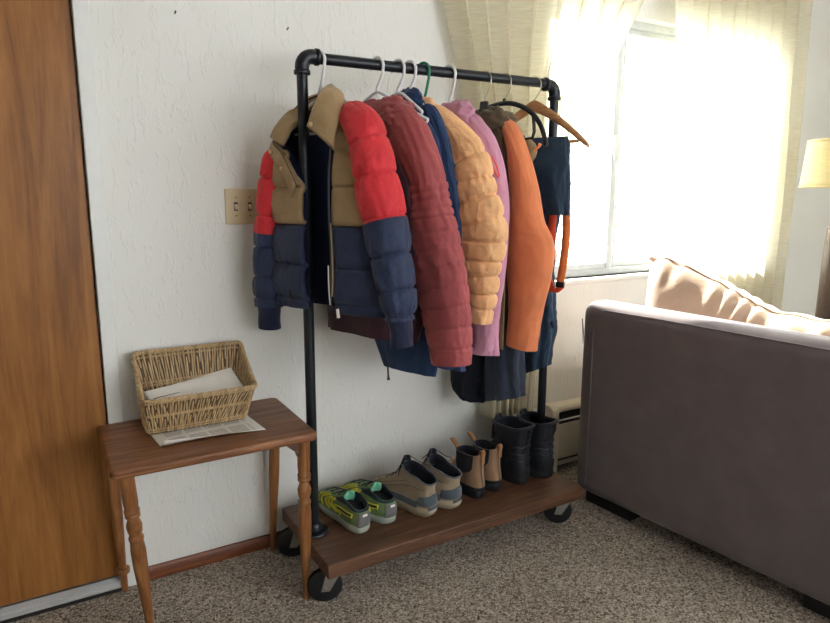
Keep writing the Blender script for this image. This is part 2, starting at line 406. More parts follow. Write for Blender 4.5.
# ------------------------------------------------------------------ curtains
def curtain(name, label, L, Rk, y0, nf, amp, seed, z0, z1):
    xm = .5 * (cr(L, z1)[0] + cr(Rk, z1)[0])
    t = thing(name, label, 'curtain', (xm, y0, z0), 0)
    def fn(u, v):
        z = lerp(z1, z0, v); xl = cr(L, z)[0]; xr = cr(Rk, z)[0]; x = lerp(xl, xr, u)
        ph = 2 * PI * nf * (u + .03 * math.sin(5 * u + seed) + .02 * nz(u * 4, z * .8, seed))
        a = amp * (.8 + .5 * nz(u * nf * .7, z * .5, seed + 3))
        x += .35 * a * math.sin(2 * ph + .6)
        y = y0 + a * math.sin(ph) + .008 * nz(x * 9, z * 2, seed)
        zz = z + (.012 * math.sin(ph * .5 + 1) if v > .96 else 0) * ((v - .96) / .04 if v > .96 else 0)
        return (x, min(y, -.012), zz)
    g = M(); g.grid(fn, nf * 16, 60); g.build('panel', 'curtain', t, (xm, y0, z0), ang=180, fix=False)
    def hem(u, v):
        p = fn(u, 1 - .012 * v); return (p[0], p[1] - .0025, p[2])
    g = M(); g.grid(hem, nf * 16, 2); g.build('hem', 'curtain', t, (xm, y0, z0), ang=180, fix=False)
    return t
LK = [(.30, 1.565), (.7, 1.56), (1.0, 1.545), (1.57, 1.458), (1.80, 1.394), (1.967, 1.343), (2.36, 1.24)]
RK = [(.30, 1.83), (.7, 1.86), (1.0, 1.90), (1.41, 1.99), (1.54, 2.06), (1.81, 2.176), (2.114, 2.352), (2.36, 2.52)]
curtain('window_curtain', 'cream curtain swept to the left behind the clothes rack', LK, RK, -.078, 9, .044, 1.0, .345, 2.36)
L2 = [(.30, 2.86), (.62, 2.80), (1.2, 2.68), (1.9, 2.56), (2.36, 2.50)]
R2 = [(.30, 3.63), (.62, 3.645), (1.1, 3.66), (1.53, 3.67), (2.0, 3.655), (2.36, 3.65)]
curtain('window_curtain', 'cream curtain glowing with daylight behind the sofa', L2, R2, -.085, 10, .036, 4.0, .335, 2.36)
t = thing('curtain_rod', 'white curtain rod over the window above both cream curtains', 'curtain rod', (2.4, -.08, 2.36))
m = M(); m.tube([(1.15, -.08, 2.372), (3.78, -.08, 2.372)], .009, 12); m.build('rod', 'trim', t, (2.4, -.08, 2.36))
for x in (1.2, 3.72):
    m = M(); m.box(x - .008, x + .008, -.092, 0, 2.358, 2.386); m.build('bracket', 'trim', t, (2.4, -.08, 2.36))

# ------------------------------------------------------------------ outside
m = M(); m.box(-6, 26, .16, 30, -.35, -.3); struct(m.build('trim_4', 'ground')); bpy.data.objects['trim_4'].name = 'ground_outside'
t = thing('garden_shrub', 'pale green garden shrub outside the left window pane', 'shrub', (6.0, 4.0, -.3))
m = M()
for k in range(520):
    a = random.uniform(0, 2 * PI); r = .62 * math.sqrt(random.random()); z = random.uniform(.1, 1.35)
    r *= math.sin(PI * min(1, (z + .12) / 1.6)) ** .6
    c = Vector((6.0 + r * math.cos(a), 4.0 + r * math.sin(a), -.3 + z)); d1 = Vector((random.gauss(0, 1), random.gauss(0, 1), random.gauss(0, 1))).normalized() * .05
    d2 = d1.cross(Vector((random.gauss(0, 1), random.gauss(0, 1), random.gauss(0, 1)))).normalized() * .024
    m.add([c - d1, c + d2, c + d1, c - d2], [(0, 1, 2, 3)])
m.build('foliage', 'leaf', t, (6.0, 4.0, -.3), fix=False)
m = M()
for k in range(5): m.tube([(6, 4, -.3), (6 + .25 * math.cos(k * 1.26), 4 + .25 * math.sin(k * 1.26), .7)], [.02, .006], 6)
m.build('stem', 'bark', t, (6.0, 4.0, -.3))

# ------------------------------------------------------------------ heater
t = thing('baseboard_heater', 'cream metal baseboard heater under the window behind the sofa', 'heater', (2.7, -.035, 0))
O = (2.7, -.035, 0)
m = M(); m.box(1.945, 3.45, -.07, -.003, .30, .312); m.box(1.945, 3.45, -.012, -.003, .02, .30); m.prism([(-.07, .312), (-.012, .312), (-.012, .33), (-.06, .325)], 1.945, 3.45, 'x')
m.build('back_panel', 'heater', t, O, bevel=.002)
m = M(); m.prism([(-.074, .075), (-.066, .075), (-.060, .235), (-.072, .245), (-.076, .235)], 1.98, 3.45, 'x'); m.build('front_panel', 'heater', t, O, bevel=.001)
m = M(); m.box(1.97, 3.45, -.062, -.012, .06, .30); m.build('fin_core', 'slot', t, O)
m = M(); m.tube([(1.978, -.071, .262), (3.45, -.071, .262)], .0035, 8); m.build('damper_edge', 'alu', t, O)
m = M(); m.prism([(-.08, .02), (-.003, .02), (-.003, .332), (-.05, .332), (-.076, .315), (-.08, .24)], 1.94, 1.978, 'x'); m.build('end_cap', 'heater', t, O, bevel=.004)

# ------------------------------------------------------------------ switch plate, wall nails
t = thing('light_switch', 'ivory double light switch plate on white wall beside puffer sleeve', 'light switch', (.589, 0, 1.182))
O = (.589, 0, 1.182)
m = M(); m.prism([(.531, 1.182), (.647, 1.182), (.647, 1.298), (.531, 1.298)], -.006, 0, 'y'); m.build('cover_plate', 'ivory', t, O, bevel=.004)
for x in (.566, .612):
    m = M(); m.box(x - .006, x + .006, -.0075, -.005, 1.226, 1.254); m.build('toggle_slot', 'zip', t, O)
    m = M(); m.prism([(-.0065, 1.231), (-.0065, 1.249), (-.018, 1.236), (-.018, 1.230)], x - .0045, x + .0045, 'x'); m.build('toggle', 'ivory', t, O, bevel=.001)
    for z in (1.21, 1.27):
        m = M(); m.lathe([(.0035, 0), (.003, .0015)], (x, -.0065, z), 10, 'y'); m.build('screw', 'brass', t, O)
def nail(x, z, label):
    m = M(); m.tube([(0, .004, 0), (0, -.012, .004)], .0018, 8); m.lathe([(.0028, -.013), (.0028, -.011)], (0, 0, .0042), 10, 'y')
    o = m.build('wall_nail', 'zip'); o.location = (x, 0, z); tag(o, label, 'nail')
nail(.762, 1.812, 'small dark nail in the white wall left of the pipe elbow')
nail(.411, 1.814, 'small dark nail high on the white wall near the door trim')

# ------------------------------------------------------------------ side table
TZ = .57
O = (.39, -.205, 0)
t = thing('side_table', 'worn brown wooden side table with turned legs beside the door', 'table', O)
m = M()
xs0, xs1, ys0, ys1 = .102, .678, -.408, .0 - .004
def rr(x0, x1, y0, y1, r, n=5):
    p = []
    for cx_, cy_, a0 in ((x1 - r, y1 - r, 0), (x0 + r, y1 - r, 90), (x0 + r, y0 + r, 180), (x1 - r, y0 + r, 270)):
        for k in range(n + 1):
            a = R(a0 + 90 * k / n); p.append((cx_ + r * math.cos(a), cy_ + r * math.sin(a)))
    return p
m.prism(rr(xs0, xs1, ys0, ys1, .022), TZ - .026, TZ, 'z'); m.build('tabletop', 'table', t, O, bevel=.008, bseg=3)
m = M(); m.box(.15, .63, -.06, -.044, TZ - .075, TZ - .026); m.build('apron', 'table', t, O, bevel=.002)
def turned_leg(top, foot, fancy=True):
    m = M(); top = Vector(top); foot = Vector(foot)
    if fancy:
        prof = [(0, .0195), (.17, .0195), (.20, .0175), (.207, .0205), (.22, .0205), (.226, .0165), (.232, .020), (.245, .020), (.252, .0135), (.27, .0165), (.30, .0215), (.335, .0195), (.36, .0145), (.372, .020), (.385, .020), (.392, .0175), (.45, .0205), (.55, .020), (.75, .0155), (.93, .011), (1, .0105)]
    elif fancy is None:
        prof = [(0, .018), (.2, .0185), (.45, .0185), (.80, .0125), (1, .010)]
    else:
        prof = [(0, .018), (.2, .0185), (.45, .0185), (.80, .0125), (.845, .0115), (.85, .021), (.875, .021), (.88, .0115), (1, .010)]
    K = []
    for i in range(len(prof) - 1):
        K.append(prof[i])
    K.append(prof[-1])
    m.tube([top.lerp(foot, a) for a, r in K], [r for a, r in K], 18)
    return m
turned_leg((.143, -.372, TZ - .026), (.183, -.285, 0)).build('leg', 'tleg', t, O, ang=60)
turned_leg((.640, -.376, TZ - .026), (.640, -.362, 0)).build('leg', 'tleg', t, O, ang=60)
turned_leg((.128, -.055, TZ - .026), (.140, -.026, 0), False).build('leg', 'tleg', t, O, ang=60)
turned_leg((.655, -.06, TZ - .026), (.636, -.03, 0), None).build('leg', 'tleg', t, O, ang=60)
m = M(); m.prism([(.575, TZ - .026), (.628, TZ - .026), (.628, TZ - .075), (.617, TZ - .075), (.613, TZ - .06)], -.385, -.368, 'y'); m.build('corner_bracket', 'plank', t, O, bevel=.001)

# paper under basket
O = (.385, -.205, TZ)
def paper_sheet(name, label, c, w, h, rot, z, curl, mat, tilt=None):
    m = M()
    def fn(u, v):
        x = (u - .5) * w; y = (v - .5) * h
        zz = .0006 + curl * max(0, (.25 - v)) ** 2 * 2 * (1 - u) + .0008 * math.sin(u * 5)
        return (x, y, zz)
    m.grid(fn, 16, 12); o = m.build(name, mat, solid=.0004, fix=False); o.location = (c[0], c[1], z); o.rotation_euler = tilt if tilt else (0, 0, rot)
    tag(o, label, 'paper'); return o
paper_sheet('printed_sheet', 'white printed sheet lying under the wicker basket', (.388, -.214), .30, .21, R(5), TZ + .0005, .25, 'print')

# wicker basket
BO = (.378, -.13, TZ + .0015)
t = thing('wicker_basket', 'open wicker basket with low front holding envelopes on the side table', 'basket', BO)
b0 = (.228, .522, -.188, -.072); b1 = (.216, .550, -.218, -.030); BZ = TZ + .0015
def per(tt, q):
    x0, x1, y0, y1 = [lerp(a, b, q) for a, b in zip(b0, b1)]
    r = .022; w = x1 - x0 - 2 * r; d_ = y1 - y0 - 2 * r; arc = PI * r / 2; tot = 2 * w + 2 * d_ + 4 * arc; s = (tt % 1) * tot
    segs = [('l', (x0 + r, y0), (1, 0), w), ('a', (x1 - r, y0 + r), -90), ('l', (x1, y0 + r), (0, 1), d_), ('a', (x1 - r, y1 - r), 0), ('l', (x1 - r, y1), (-1, 0), w), ('a', (x0 + r, y1 - r), 90), ('l', (x0, y1 - r), (0, -1), d_), ('a', (x0 + r, y0 + r), 180)]
    for g in segs:
        L_ = g[3] if g[0] == 'l' else arc
        if s <= L_ + 1e-9:
            if g[0] == 'l':
                n = (g[2][1], -g[2][0]); return (g[1][0] + g[2][0] * s, g[1][1] + g[2][1] * s), n
            a = R(g[2]) + s / r; return (g[1][0] + r * math.cos(a), g[1][1] + r * math.sin(a)), (math.cos(a), math.sin(a))
        s -= L_
    return (x0 + r, y0), (0, -1)
def topz(y): return BZ + lerp(.112, .218, max(0, min(1, (y + .205) / .165)) ** 1.15)
def bk(tt, q, off=0):
    (x, y), n = per(tt, q); (xt, yt), _ = per(tt, 1); z = BZ + .003 + (topz(yt) - BZ - .003) * q
    return (x + n[0] * off, y + n[1] * off, z)
m = M(); m.grid(lambda u, v: bk(u, v), 120, 8, cu=True); m.build('wall_core', 'wicker_dark', t, BO, solid=.0025, fix=False)
NS = 118
m = M()
for k in range(NS):
    ph = k % 2
    m.tube([bk(k / NS + .0011 * math.sin(j * .9 + k * 2.4), .01 + .97 * j / 9, .0012 * (1 if (j // 2 + k) % 2 else -1)) for j in range(10)], .0026 + .0006 * random.random(), 6)
m.build('stakes', 'wicker', t, BO)
m = M()
for q in (.06, .13, .52, .56, .93):
    for ph in (0, PI):
        m.tube([bk(i / 236, q + .012 * math.sin(i * PI / 1.0 / 2 + ph), .0042 * math.sin(i * PI / 2 + ph + PI / 2)) for i in range(236)], .0021, 5, closed=True)
m.build('weavers', 'wicker', t, BO)
m = M()
for ph in (0, 2.1, 4.2):
    m.tube([(lambda p: (p[0], p[1], p[2] + .0042 * math.sin(i * .55 + ph)))(bk(i / 300, 1, .0042 * math.cos(i * .55 + ph))) for i in range(300)], .0036, 6, closed=True)
m.build('rim', 'wicker', t, BO)
m = M(); m.prism([(b0[0] + .004, b0[2] + .004), (b0[1] - .004, b0[2] + .004), (b0[1] - .004, b0[3] - .004), (b0[0] + .004, b0[3] - .004)], BZ + .001, BZ + .006, 'z'); m.build('bottom', 'wicker', t, BO)
def envelope(label, c, w, h, tilt, stamp=False):
    t = thing('envelope', label, 'envelope', c, 0); t.rotation_euler = tilt
    m = M(); m.prism(rr(-w / 2, w / 2, -h / 2, h / 2, .002, 2), 0, .0016, 'z'); m.build('sleeve', 'paper', t)
    m = M(); m.prism([(-w / 2 + .004, h / 2 - .002), (0, -h * .05), (w / 2 - .004, h / 2 - .002)], .0016, .0019, 'z'); m.build('flap', 'paper', t)
    if stamp:
        m = M(); m.box(-w / 2 + .014, -w / 2 + .056, -h / 2 + .040, -h / 2 + .052, .0016, .0022); m.build('printed_mark', 'ink', t)
        m = M(); m.box(-w / 2 + .012, -w / 2 + .09, -h / 2 + .062, -h / 2 + .064, .0016, .0022); m.build('address_line', 'ink', t)
envelope('white envelope with dark printed mark lying on top in the basket', (.352, -.130, TZ + .098), .215, .105, (R(24), R(-4), R(7)), True)
envelope('white envelope behind the marked one, right end raised in the basket', (.418, -.100, TZ + .103), .205, .11, (R(22), R(-9), R(3)))
envelope('lower white envelope showing at the left end inside the basket', (.345, -.112, TZ + .086), .215, .11, (R(18), R(-1), R(0)))

# ------------------------------------------------------------------ garment rack
RY, RZ, PX0, PX1, PR = -.27, 1.680, .708, 1.692, .0165
PLZ = .168
O = (1.19, RY, 0)
rack = thing('clothes_rack', 'black pipe clothes rack with dark wood base on casters', 'clothes rack', O)
m = M(); m.box(.668, 1.732, -.484, -.055, PLZ - .046, PLZ)
m.build('base_shelf', 'plank', rack, O, bevel=.003)
m = M(); m.tube([(PX0 + .03, RY, RZ - .003), (PX1 - .03, RY, RZ + .003)], PR, 20); m.build('top_rail', 'pipe', rack, O)
for px in (PX0, PX1):
    m = M(); m.tube([(px, RY, PLZ + .012), (px, RY, RZ - .03)], PR, 20); m.build('upright', 'pipe', rack, O)
    m = M(); m.lathe([(.046, 0), (.048, .003), (.046, .008), (.026, .011), (.024, .03), (.0215, .033)], (px, RY, PLZ), 24)
    for k in range(4): m.lathe([(.006, .008), (.006, .012), (.003, .0135)], (px + .034 * math.cos(k * PI / 2 + .78), RY + .034 * math.sin(k * PI / 2 + .78), PLZ), 8)
    m.build('floor_flange', 'pipe', rack, O)
    sg = 1 if px == PX0 else -1; m = M()
    arc = [(px + sg * .032 - sg * .032 * math.cos(a), RY, RZ - .032 + .032 * math.sin(a)) for a in [PI / 2 * k / 8 for k in range(9)]]
    m.tube([(px, RY, RZ - .05)] + arc + [(px + sg * .048, RY, RZ)], .0212, 20)
    m.lathe([(.0215, -.006), (.0245, -.004), (.0245, .006), (.0215, .008)], (px, RY, RZ - .048), 20)
    m.lathe([(.0215, -.006), (.0245, -.004), (.0245, .006), (.0215, .008)], (px + sg * .046, RY, RZ), 20, 'x')
    m.build('elbow', 'pipe', rack, O, ang=60)
def caster(sx, sy, ang):
    m = M(); WR = .055; wx = -.028
    m.lathe([(.02, -.014), (.048, -.014), (WR, -.009), (WR, .009), (.048, .014), (.02, .014)], (wx, 0, WR), 28, 'y')
    n = len(m.f); m.lathe([(.021, -.0155), (.021, .0155)], (wx, 0, WR), 16, 'y')
    c = thing_child = bpy.data.objects.new('caster', None)
    w = M(); w.v = m.v; w.f = m.f; w.mi = m.mi
    wh = w.build('caster', 'rubber', rack)
    wh.location = (sx - O[0], sy - O[1], 0); wh.rotation_euler = (0, 0, ang)
    f = M()
    for s_ in (-1, 1):
        f.prism([(wx - .014, WR - .012), (wx + .014, WR - .012), (.026, .112), (-.022, .112)], s_ * .0215 - .0015, s_ * .0215 + .0015, 'y')
        f.lathe([(.006, 0), (.006, .004), (.003, .006)], (wx, s_ * .022 - (.006 if s_ < 0 else 0), WR), 10, 'y')
    f.box(-.03, .03, -.023, .023, .109, .113); f.lathe([(.022, .112), (.022, .1185)], (0, 0, 0), 16); f.box(-.036, .036, -.03, .03, .1185, PLZ - .046)
    fk = f.build('fork', 'steel', wh, bevel=.0008); fk['label'] = 'steel caster fork'
caster(.715, -.412, R(-20)); caster(.715, -.115, R(-18)); caster(1.700, -.420, R(-38)); caster(1.68, -.115, R(-30))
# carabiner clipped on the near pipe
t = thing('carabiner_clip', 'black ring clip strapped to the left pipe upright below the jacket', 'clip', (PX0 - .012, RY - .01, .945))
O2 = (PX0 - .012, RY - .01, .945)
m = M(); m.tube([(PX0 + (PR + .003) * math.cos(a), RY + (PR + .003) * math.sin(a), .985) for a in [2 * PI * k / 20 for k in range(20)]], .0032, 8, closed=True); m.build('strap_band', 'black_plastic', t, O2)
m = M(); m.tube([(PX0 - .040 + .020 * math.cos(a), RY - .004 - .006 * math.cos(a), .977 + .024 * math.sin(a)) for a in [2 * PI * k / 24 for k in range(24)]], .0032, 8, closed=True); m.build('ring', 'black_plastic', t, O2)

# ------------------------------------------------------------------ hangers
def hook_path(zr, Rh, apex, tip=200):
    p = []
    for k in range(13):
        a = R(lerp(tip, 0, k / 12)); p.append((Rh * math.cos(a), 0, zr + Rh * math.sin(a)))
    p += [(Rh * .92, 0, zr - Rh * .9), (Rh * .45, 0, lerp(zr, apex, .62)), (0, 0, lerp(zr, apex, .85)), (0, 0, apex)]
    return p
HY = RY
def rootrot(a): return R(a - 90)
def rz_at(x): return RZ - .003 + .006 * (x - PX0) / (PX1 - PX0)
def tube_hanger(x, a, mat, label, apex=1.585, tip=1.500, half=.205, group='tubular plastic hangers'):
    zb = tip - .012
    t = thing('clothes_hanger', label, 'hanger', (x, HY, zb), rootrot(a), group)
    o = (0, 0, zb); zr = rz_at(x) - .0045
    m = M(); m.tube(hook_path(zr, .0265, apex), .0048, 10); m.build('hook', mat, t, o)
    m = M(); m.tube([(-half, 0, tip), (-half * .93, 0, tip + .006), (-.02, 0, apex - .006), (0, 0, apex), (.02, 0, apex - .006), (half * .93, 0, tip + .006), (half, 0, tip)], .005, 10); m.build('arms', mat, t, o)
    m = M(); m.tube([(-half, 0, tip), (-half * .95, 0, zb), (half * .95, 0, zb), (half, 0, tip)], .0045, 10); m.build('bottom_bar', mat, t, o)
    return t
XH = dict(g1=.759, g2=.955, g3=1.030, g4=1.072, g5=1.123, g6=1.224, g7=1.372, g8=1.459, g9=1.596)
A1, A2 = 25, 20
tube_hanger(XH['g1'], A1, 'white_plastic', 'white plastic hanger inside the red, tan and navy puffer', 1.56, 1.475, .19)
tube_hanger(XH['g2'], A2, 'white_plastic', 'white plastic hanger holding the maroon jacket', 1.598, 1.50)
tube_hanger(XH['g3'], A2, 'white_plastic', 'white plastic hanger holding the dark navy jacket behind the maroon one', 1.602, 1.535, .10)
tube_hanger(XH['g4'], A2, 'white_plastic', 'white plastic hanger holding the blue shell jacket next to green hanger', 1.600, 1.535, .09)
tube_hanger(XH['g5'], A2, 'green_plastic', 'green plastic hanger holding the apricot quilted puffer', 1.56, 1.48, .14)
tube_hanger(XH['g6'], A2, 'white_plastic', 'white plastic hanger holding the mauve pink jacket', 1.565, 1.50, .13)
# black clip hanger with wire hook
x = XH['g7']; t = thing('clothes_hanger', 'black plastic hanger with a wire hook in the orange sleeved jacket', 'hanger', (x, HY, 1.46), rootrot(A2)); o = (0, 0, 1.46)
m = M(); m.tube(hook_path(rz_at(x) - .0075, .0265, 1.595), .0018, 8); m.build('hook', 'wire', t, o)
m = M(); m.prism([(-.035, 1.53), (-.045, 1.565), (-.016, 1.575), (-.014, 1.60), (.014, 1.60), (.016, 1.575), (.045, 1.565), (.035, 1.53)], -.008, .008, 'y'); m.tube([(-.14, 0, 1.50), (-.03, 0, 1.548), (.03, 0, 1.548), (.12, 0, 1.505)], .007, 10)
m.build('body', 'black_plastic', t, o, bevel=.003)
# black curved hanger
x = XH['g8']; t = thing('clothes_hanger', 'black curved plastic hanger with an inner hook beside the wooden hanger', 'hanger', (x, HY, 1.45), rootrot(A2)); o = (0, 0, 1.45)
m = M(); m.tube(hook_path(rz_at(x) - .0075, .0265, 1.60), .0018, 8); m.build('hook', 'wire', t, o)
m = M(); HC = [(i / 9,) + q for i, q in enumerate([(-.20, 0, 1.445), (-.185, 0, 1.49), (-.14, 0, 1.55), (-.075, 0, 1.587), (0, 0, 1.60), (.06, 0, 1.588), (.11, 0, 1.56), (.145, 0, 1.52), (.165, 0, 1.475), (.172, 0, 1.445)])]
m.tube([cr(HC, i / 50) for i in range(51)], .0085, 12, flat=.7); m.lathe([(.006, 1.60), (.006, 1.615), (.003, 1.617)], (0, 0, 0), 10); m.build('arms', 'black_plastic', t, o)
m = M(); m.tube([(.118, 0, 1.553), (.122, 0, 1.52), (.124, 0, 1.495), (.118, 0, 1.475), (.095, 0, 1.472)], .006, 10); m.build('inner_hook', 'black_plastic', t, o)
m = M(); m.tube([(-.195, 0, 1.46), (.095, 0, 1.472)], .006, 10); m.build('bottom_bar', 'black_plastic', t, o)
# wooden hanger
x = XH['g9']; t = thing('clothes_hanger', 'brown wooden hanger at the right end of the rail', 'hanger', (x, HY, 1.46), rootrot(A2)); o = (0, 0, 1.46)
m = M(); m.tube(hook_path(rz_at(x) - .0075, .0265, 1.61), .0019, 8); m.build('hook', 'wire', t, o)
m = M()
def wh(u, v):
    s = lerp(-.214, .228, u); a = abs(s) / .228
    zc = 1.612 - .15 * a ** 1.25; hh = lerp(.022, .011, a) * (1 if a < .97 else .8); th = lerp(.007, .012, a)
    yb = -.02 * a * a; q = 2 * PI * v
    return (s, yb + th * math.cos(q), zc - .012 + hh * math.sin(q))
m.grid(wh, 48, 16, cv=True)
m.add([wh(0, k / 16) for k in range(16)], [tuple(range(16))]); m.add([wh(1, k / 16) for k in range(16)], [tuple(range(16))])
m.build('shoulders', 'hwood', t, o, ang=60)
m = M(); m.tube([(-.19, -.014, 1.467), (.19, -.014, 1.467)], .006, 12); m.build('trouser_bar', 'hwood', t, o)

# ------------------------------------------------------------------ garments
def quilt(z, seams):
    """0 at a seam, 1 between two seams"""
    if not seams: return .6, 9
    if z >= seams[0]: f = min(1, (z - seams[0]) / .03); return f ** .5, abs(z - seams[0])
    if z <= seams[-1]: f = min(1, (seams[-1] - z) / .03); return f ** .5, abs(z - seams[-1])
    for a, b in zip(seams, seams[1:]):
        if b <= z <= a:
            f = (a - z) / (a - b); return max(0, math.sin(PI * f)) ** .55, min(a - z, z - b)
    return .5, 9
def puff(z, th, seams, amp, seed, fold=.004, pk=.0045):
    q, d = quilt(z, seams)
    r = amp * (q - .75) if seams else 0
    if seams:
        r -= min(.0035, amp * .5) * math.exp(-(d / .006) ** 2)
        e = math.exp(-d / .016); r += pk * e * (1 - 2.2 * abs(nz(th * 7, z * 14, seed))) * min(1, d / .004)
    n1 = nz(th * 1.5 + z * 6, z * 7 - th, seed); n2 = nz(th * 3 - z * 9, z * 13 + th * 1.2, seed + 7)
    r += fold * (.7 * nz(th * 1.6, z * 4, seed + 3) + .9 * (.4 - abs(n1) * 1.6) + .6 * (.4 - abs(n2) * 1.6))
    return r
def shell(m, rows, th0=0, th1=2 * PI, nu=80, nv=130, seams=(), amp=.0, seed=0, fold=.006, z0=None, z1=None, off=0, pw=.8, edges=None, drape=0, mi=0, hemfn=None):
    """Hanging body: rows (z, s_left, s_right, half_thick, y_centre) sorted by z"""
    za = rows[0][0] if z0 is None else z0; zb = rows[-1][0] if z1 is None else z1
    closed = edges is None and abs(th1 - th0 - 2 * PI) < 1e-6
    zlo = rows[0][0]
    def fn(u, v):
        z = lerp(zb, za, v); sl, sr, tk, yc = cr(rows, z)
        c = (sl + sr) / 2; hw = max((sr - sl) / 2, .004)
        a, b = th0, th1
        if edges:
            eL, eR = cr(edges, z); xl = max(-.985, min(.985, (eL - c) / hw)); xr = max(-.985, min(.985, (eR - c) / hw))
            al = -math.acos(spow(xl, 1 / pw)); ar = -math.acos(spow(xr, 1 / pw))   # front half: y negative
            a = al + 2 * PI; b = ar   # go left edge -> left side -> back -> right side -> right edge
        th = lerp(a, b, u)
        dd = puff(z, th, seams, amp, seed, fold) + off
        dr = drape * (zb - z) / (zb - zlo + 1e-6) * math.sin(th * 7 + seed + 2 * nz(th, z * 2, seed))
        x = c + (hw + dd + dr) * spow(math.cos(th), pw); y = yc + (tk + dd + dr) * spow(math.sin(th), pw)
        zz = z
        if hemfn: zz = z + hemfn(x, y) * max(0, 1 - (z - zlo) / .25)
        return (x, y, zz)
    m.grid(fn, nu, nv, cu=closed, mi=mi)
    return fn
def sleeve(m, st, seams=(), amp=.006, seed=0, nu=72, nv=190, v0=0, v1=1, fold=.004, off=0, cap0=True, cap1=True, inner=.03, mi=0):
    """st: stations (s, z, y, half_width, half_thick) from shoulder to wrist"""
    L = [0]
    for a, b in zip(st, st[1:]): L.append(L[-1] + math.hypot(b[0] - a[0], b[1] - a[1]) + 1e-5)
    K = [(l / L[-1],) + tuple(s) for l, s in zip(L, st)]
    def fr(v):
        s, z, y, rs, ry = cr(K, v); e = .01
        a = cr(K, max(0, v - e)); b = cr(K, min(1, v + e)); t = Vector((b[0] - a[0], 0, b[1] - a[1])).normalized()
        return Vector((s, y, z)), t, Vector((-t.z, 0, t.x)), rs, ry
    def fn(u, v):
        v = lerp(v0, v1, v); c, t, p, rs, ry = fr(v); th = 2 * PI * u
        d = puff(c.z, th, seams, amp, seed, fold) + off; k = 1
        if v < .06 and cap0: k = math.sqrt(max(0, 1 - ((.06 - v) / .06) ** 2)) * .9 + .1
        q = c + p * (rs + d) * math.cos(th) * k + Vector((0, 1, 0)) * (ry + d) * math.sin(th) * k
        # lengthwise drag folds
        q += p * .004 * math.sin(v * 9 + seed) * (1 - abs(math.cos(th)))
        return tuple(q)
    m.grid(fn, nu, nv, cu=True, mi=mi)
    if cap1:
        def inn(u, v):
            c, t, p, rs, ry = fr(v1); th = 2 * PI * u; d = puff(c.z, th, seams, amp, seed, fold) + off
            k = 1 - .14 * min(1, v * 3); back = inner * max(0, v - .3)
            q = c - t * back + p * (rs + d) * k * math.cos(th) * (1 if v < .99 else .02) + Vector((0, 1, 0)) * (ry + d) * k * math.sin(th) * (1 if v < .99 else .02)
            q += p * .004 * math.sin(v1 * 9 + seed) * (1 - abs(math.cos(th)))
            return tuple(q)
        m.grid(inn, nu, 5, cu=True, mi=mi)
    return fn
def LR(pairs, y, ty, first=None):
    """outline pairs ((sl,zl),(sr,zr)) -> stations"""
    st = [first] if first else []
    for k, ((sl, zl), (sr, zr)) in enumerate(pairs):
        yy = y[min(k, len(y) - 1)] if isinstance(y, (list, tuple)) else y
        tt = ty[min(k, len(ty) - 1)] if isinstance(ty, (list, tuple)) else ty
        st.append(((sl + sr) / 2, (zl + zr) / 2, yy, math.hypot(sr - sl, zr - zl) / 2, tt))
    return st
def blob(m, c, r, seed=0, nu=36, nv=24, amp=.25, fq=2.0, squash=None, mi=0):
    def fn(u, v):
        th = 2 * PI * u; ph = PI * (v * .98 + .01)
        d = Vector((math.cos(th) * math.sin(ph), math.sin(th) * math.sin(ph), math.cos(ph)))
        k = 1 + amp * nz(d.x * fq + seed, d.y * fq, d.z * fq * 1.6) + amp * .5 * nz(d.x * fq * 2.6, d.y * fq * 2.6 + seed, d.z * fq * 3)
        return (c[0] + r[0] * d.x * k, c[1] + r[1] * d.y * k, c[2] + r[2] * d.z * k)
    m.grid(fn, nu, nv, cu=True, mi=mi)

# ---- 1: red, tan and navy open puffer
x = XH['g1']; ZB = .94
j1 = thing('puffer_jacket', 'open puffer jacket with tan chest, red shoulders and navy lower half', 'jacket', (x, HY, ZB), rootrot(A1)); o = (0, 0, ZB)
yb = -.025
rows1 = [(.935, -.150, .290, .064, yb), (.97, -.160, .306, .074, yb), (1.05, -.160, .300, .078, yb), (1.19, -.158, .276, .076, yb), (1.32, -.160, .245, .070, yb), (1.42, -.165, .215, .056, yb + .004), (1.47, -.140, .180, .046, yb + .010), (1.51, -.105, .14, .036, yb + .016), (1.545, -.065, .095, .030, yb + .02)]
e1 = [(.935, .012, .128), (1.066, .014, .140), (1.22, .012, .132), (1.30, .006, .130), (1.335, -.014, .128), (1.40, -.070, .124), (1.445, -.125, .115), (1.545, -.055, .085)]
PW1 = .6
seams1 = [1.50, 1.40, 1.30, 1.19, 1.07, .965]
m = M(); shell(m, rows1, edges=e1, seams=seams1, amp=.012, seed=1, z0=1.19, z1=1.53, nu=120, nv=80, pw=PW1, fold=.004); m.build('chest', 'tan', j1, o, solid=.012, soff=-1, fix=False, ang=180)
m = M(); shell(m, rows1, edges=e1, seams=seams1, amp=.012, seed=1, z1=1.19, nu=120, nv=70, pw=PW1, fold=.004); m.build('lower_panel', 'navy', j1, o, solid=.012, soff=-1, fix=False, ang=180)
e1b = [(k[0], k[1] - .010, k[2] + .010) for k in e1]
m = M(); shell(m, rows1, edges=e1b, seams=(), seed=1, z1=1.53, off=-.030, nu=90, nv=40, fold=.002, pw=PW1); m.build('lining', 'lining', j1, o, fix=False, ang=180)
CK = [(0, -.062, -.098, 1.425, -.122, -.080, 1.447), (.2, -.046, -.060, 1.480, -.106, -.050, 1.500), (.38, -.040, .010, 1.522, -.050, .0, 1.562), (.5, .0, .038, 1.530, .004, .034, 1.586), (.64, .078, .018, 1.545, .040, .0, 1.594), (.80, .128, -.052, 1.520, .072, -.072, 1.556), (1, .150, -.108, 1.405, .066, -.118, 1.466)]
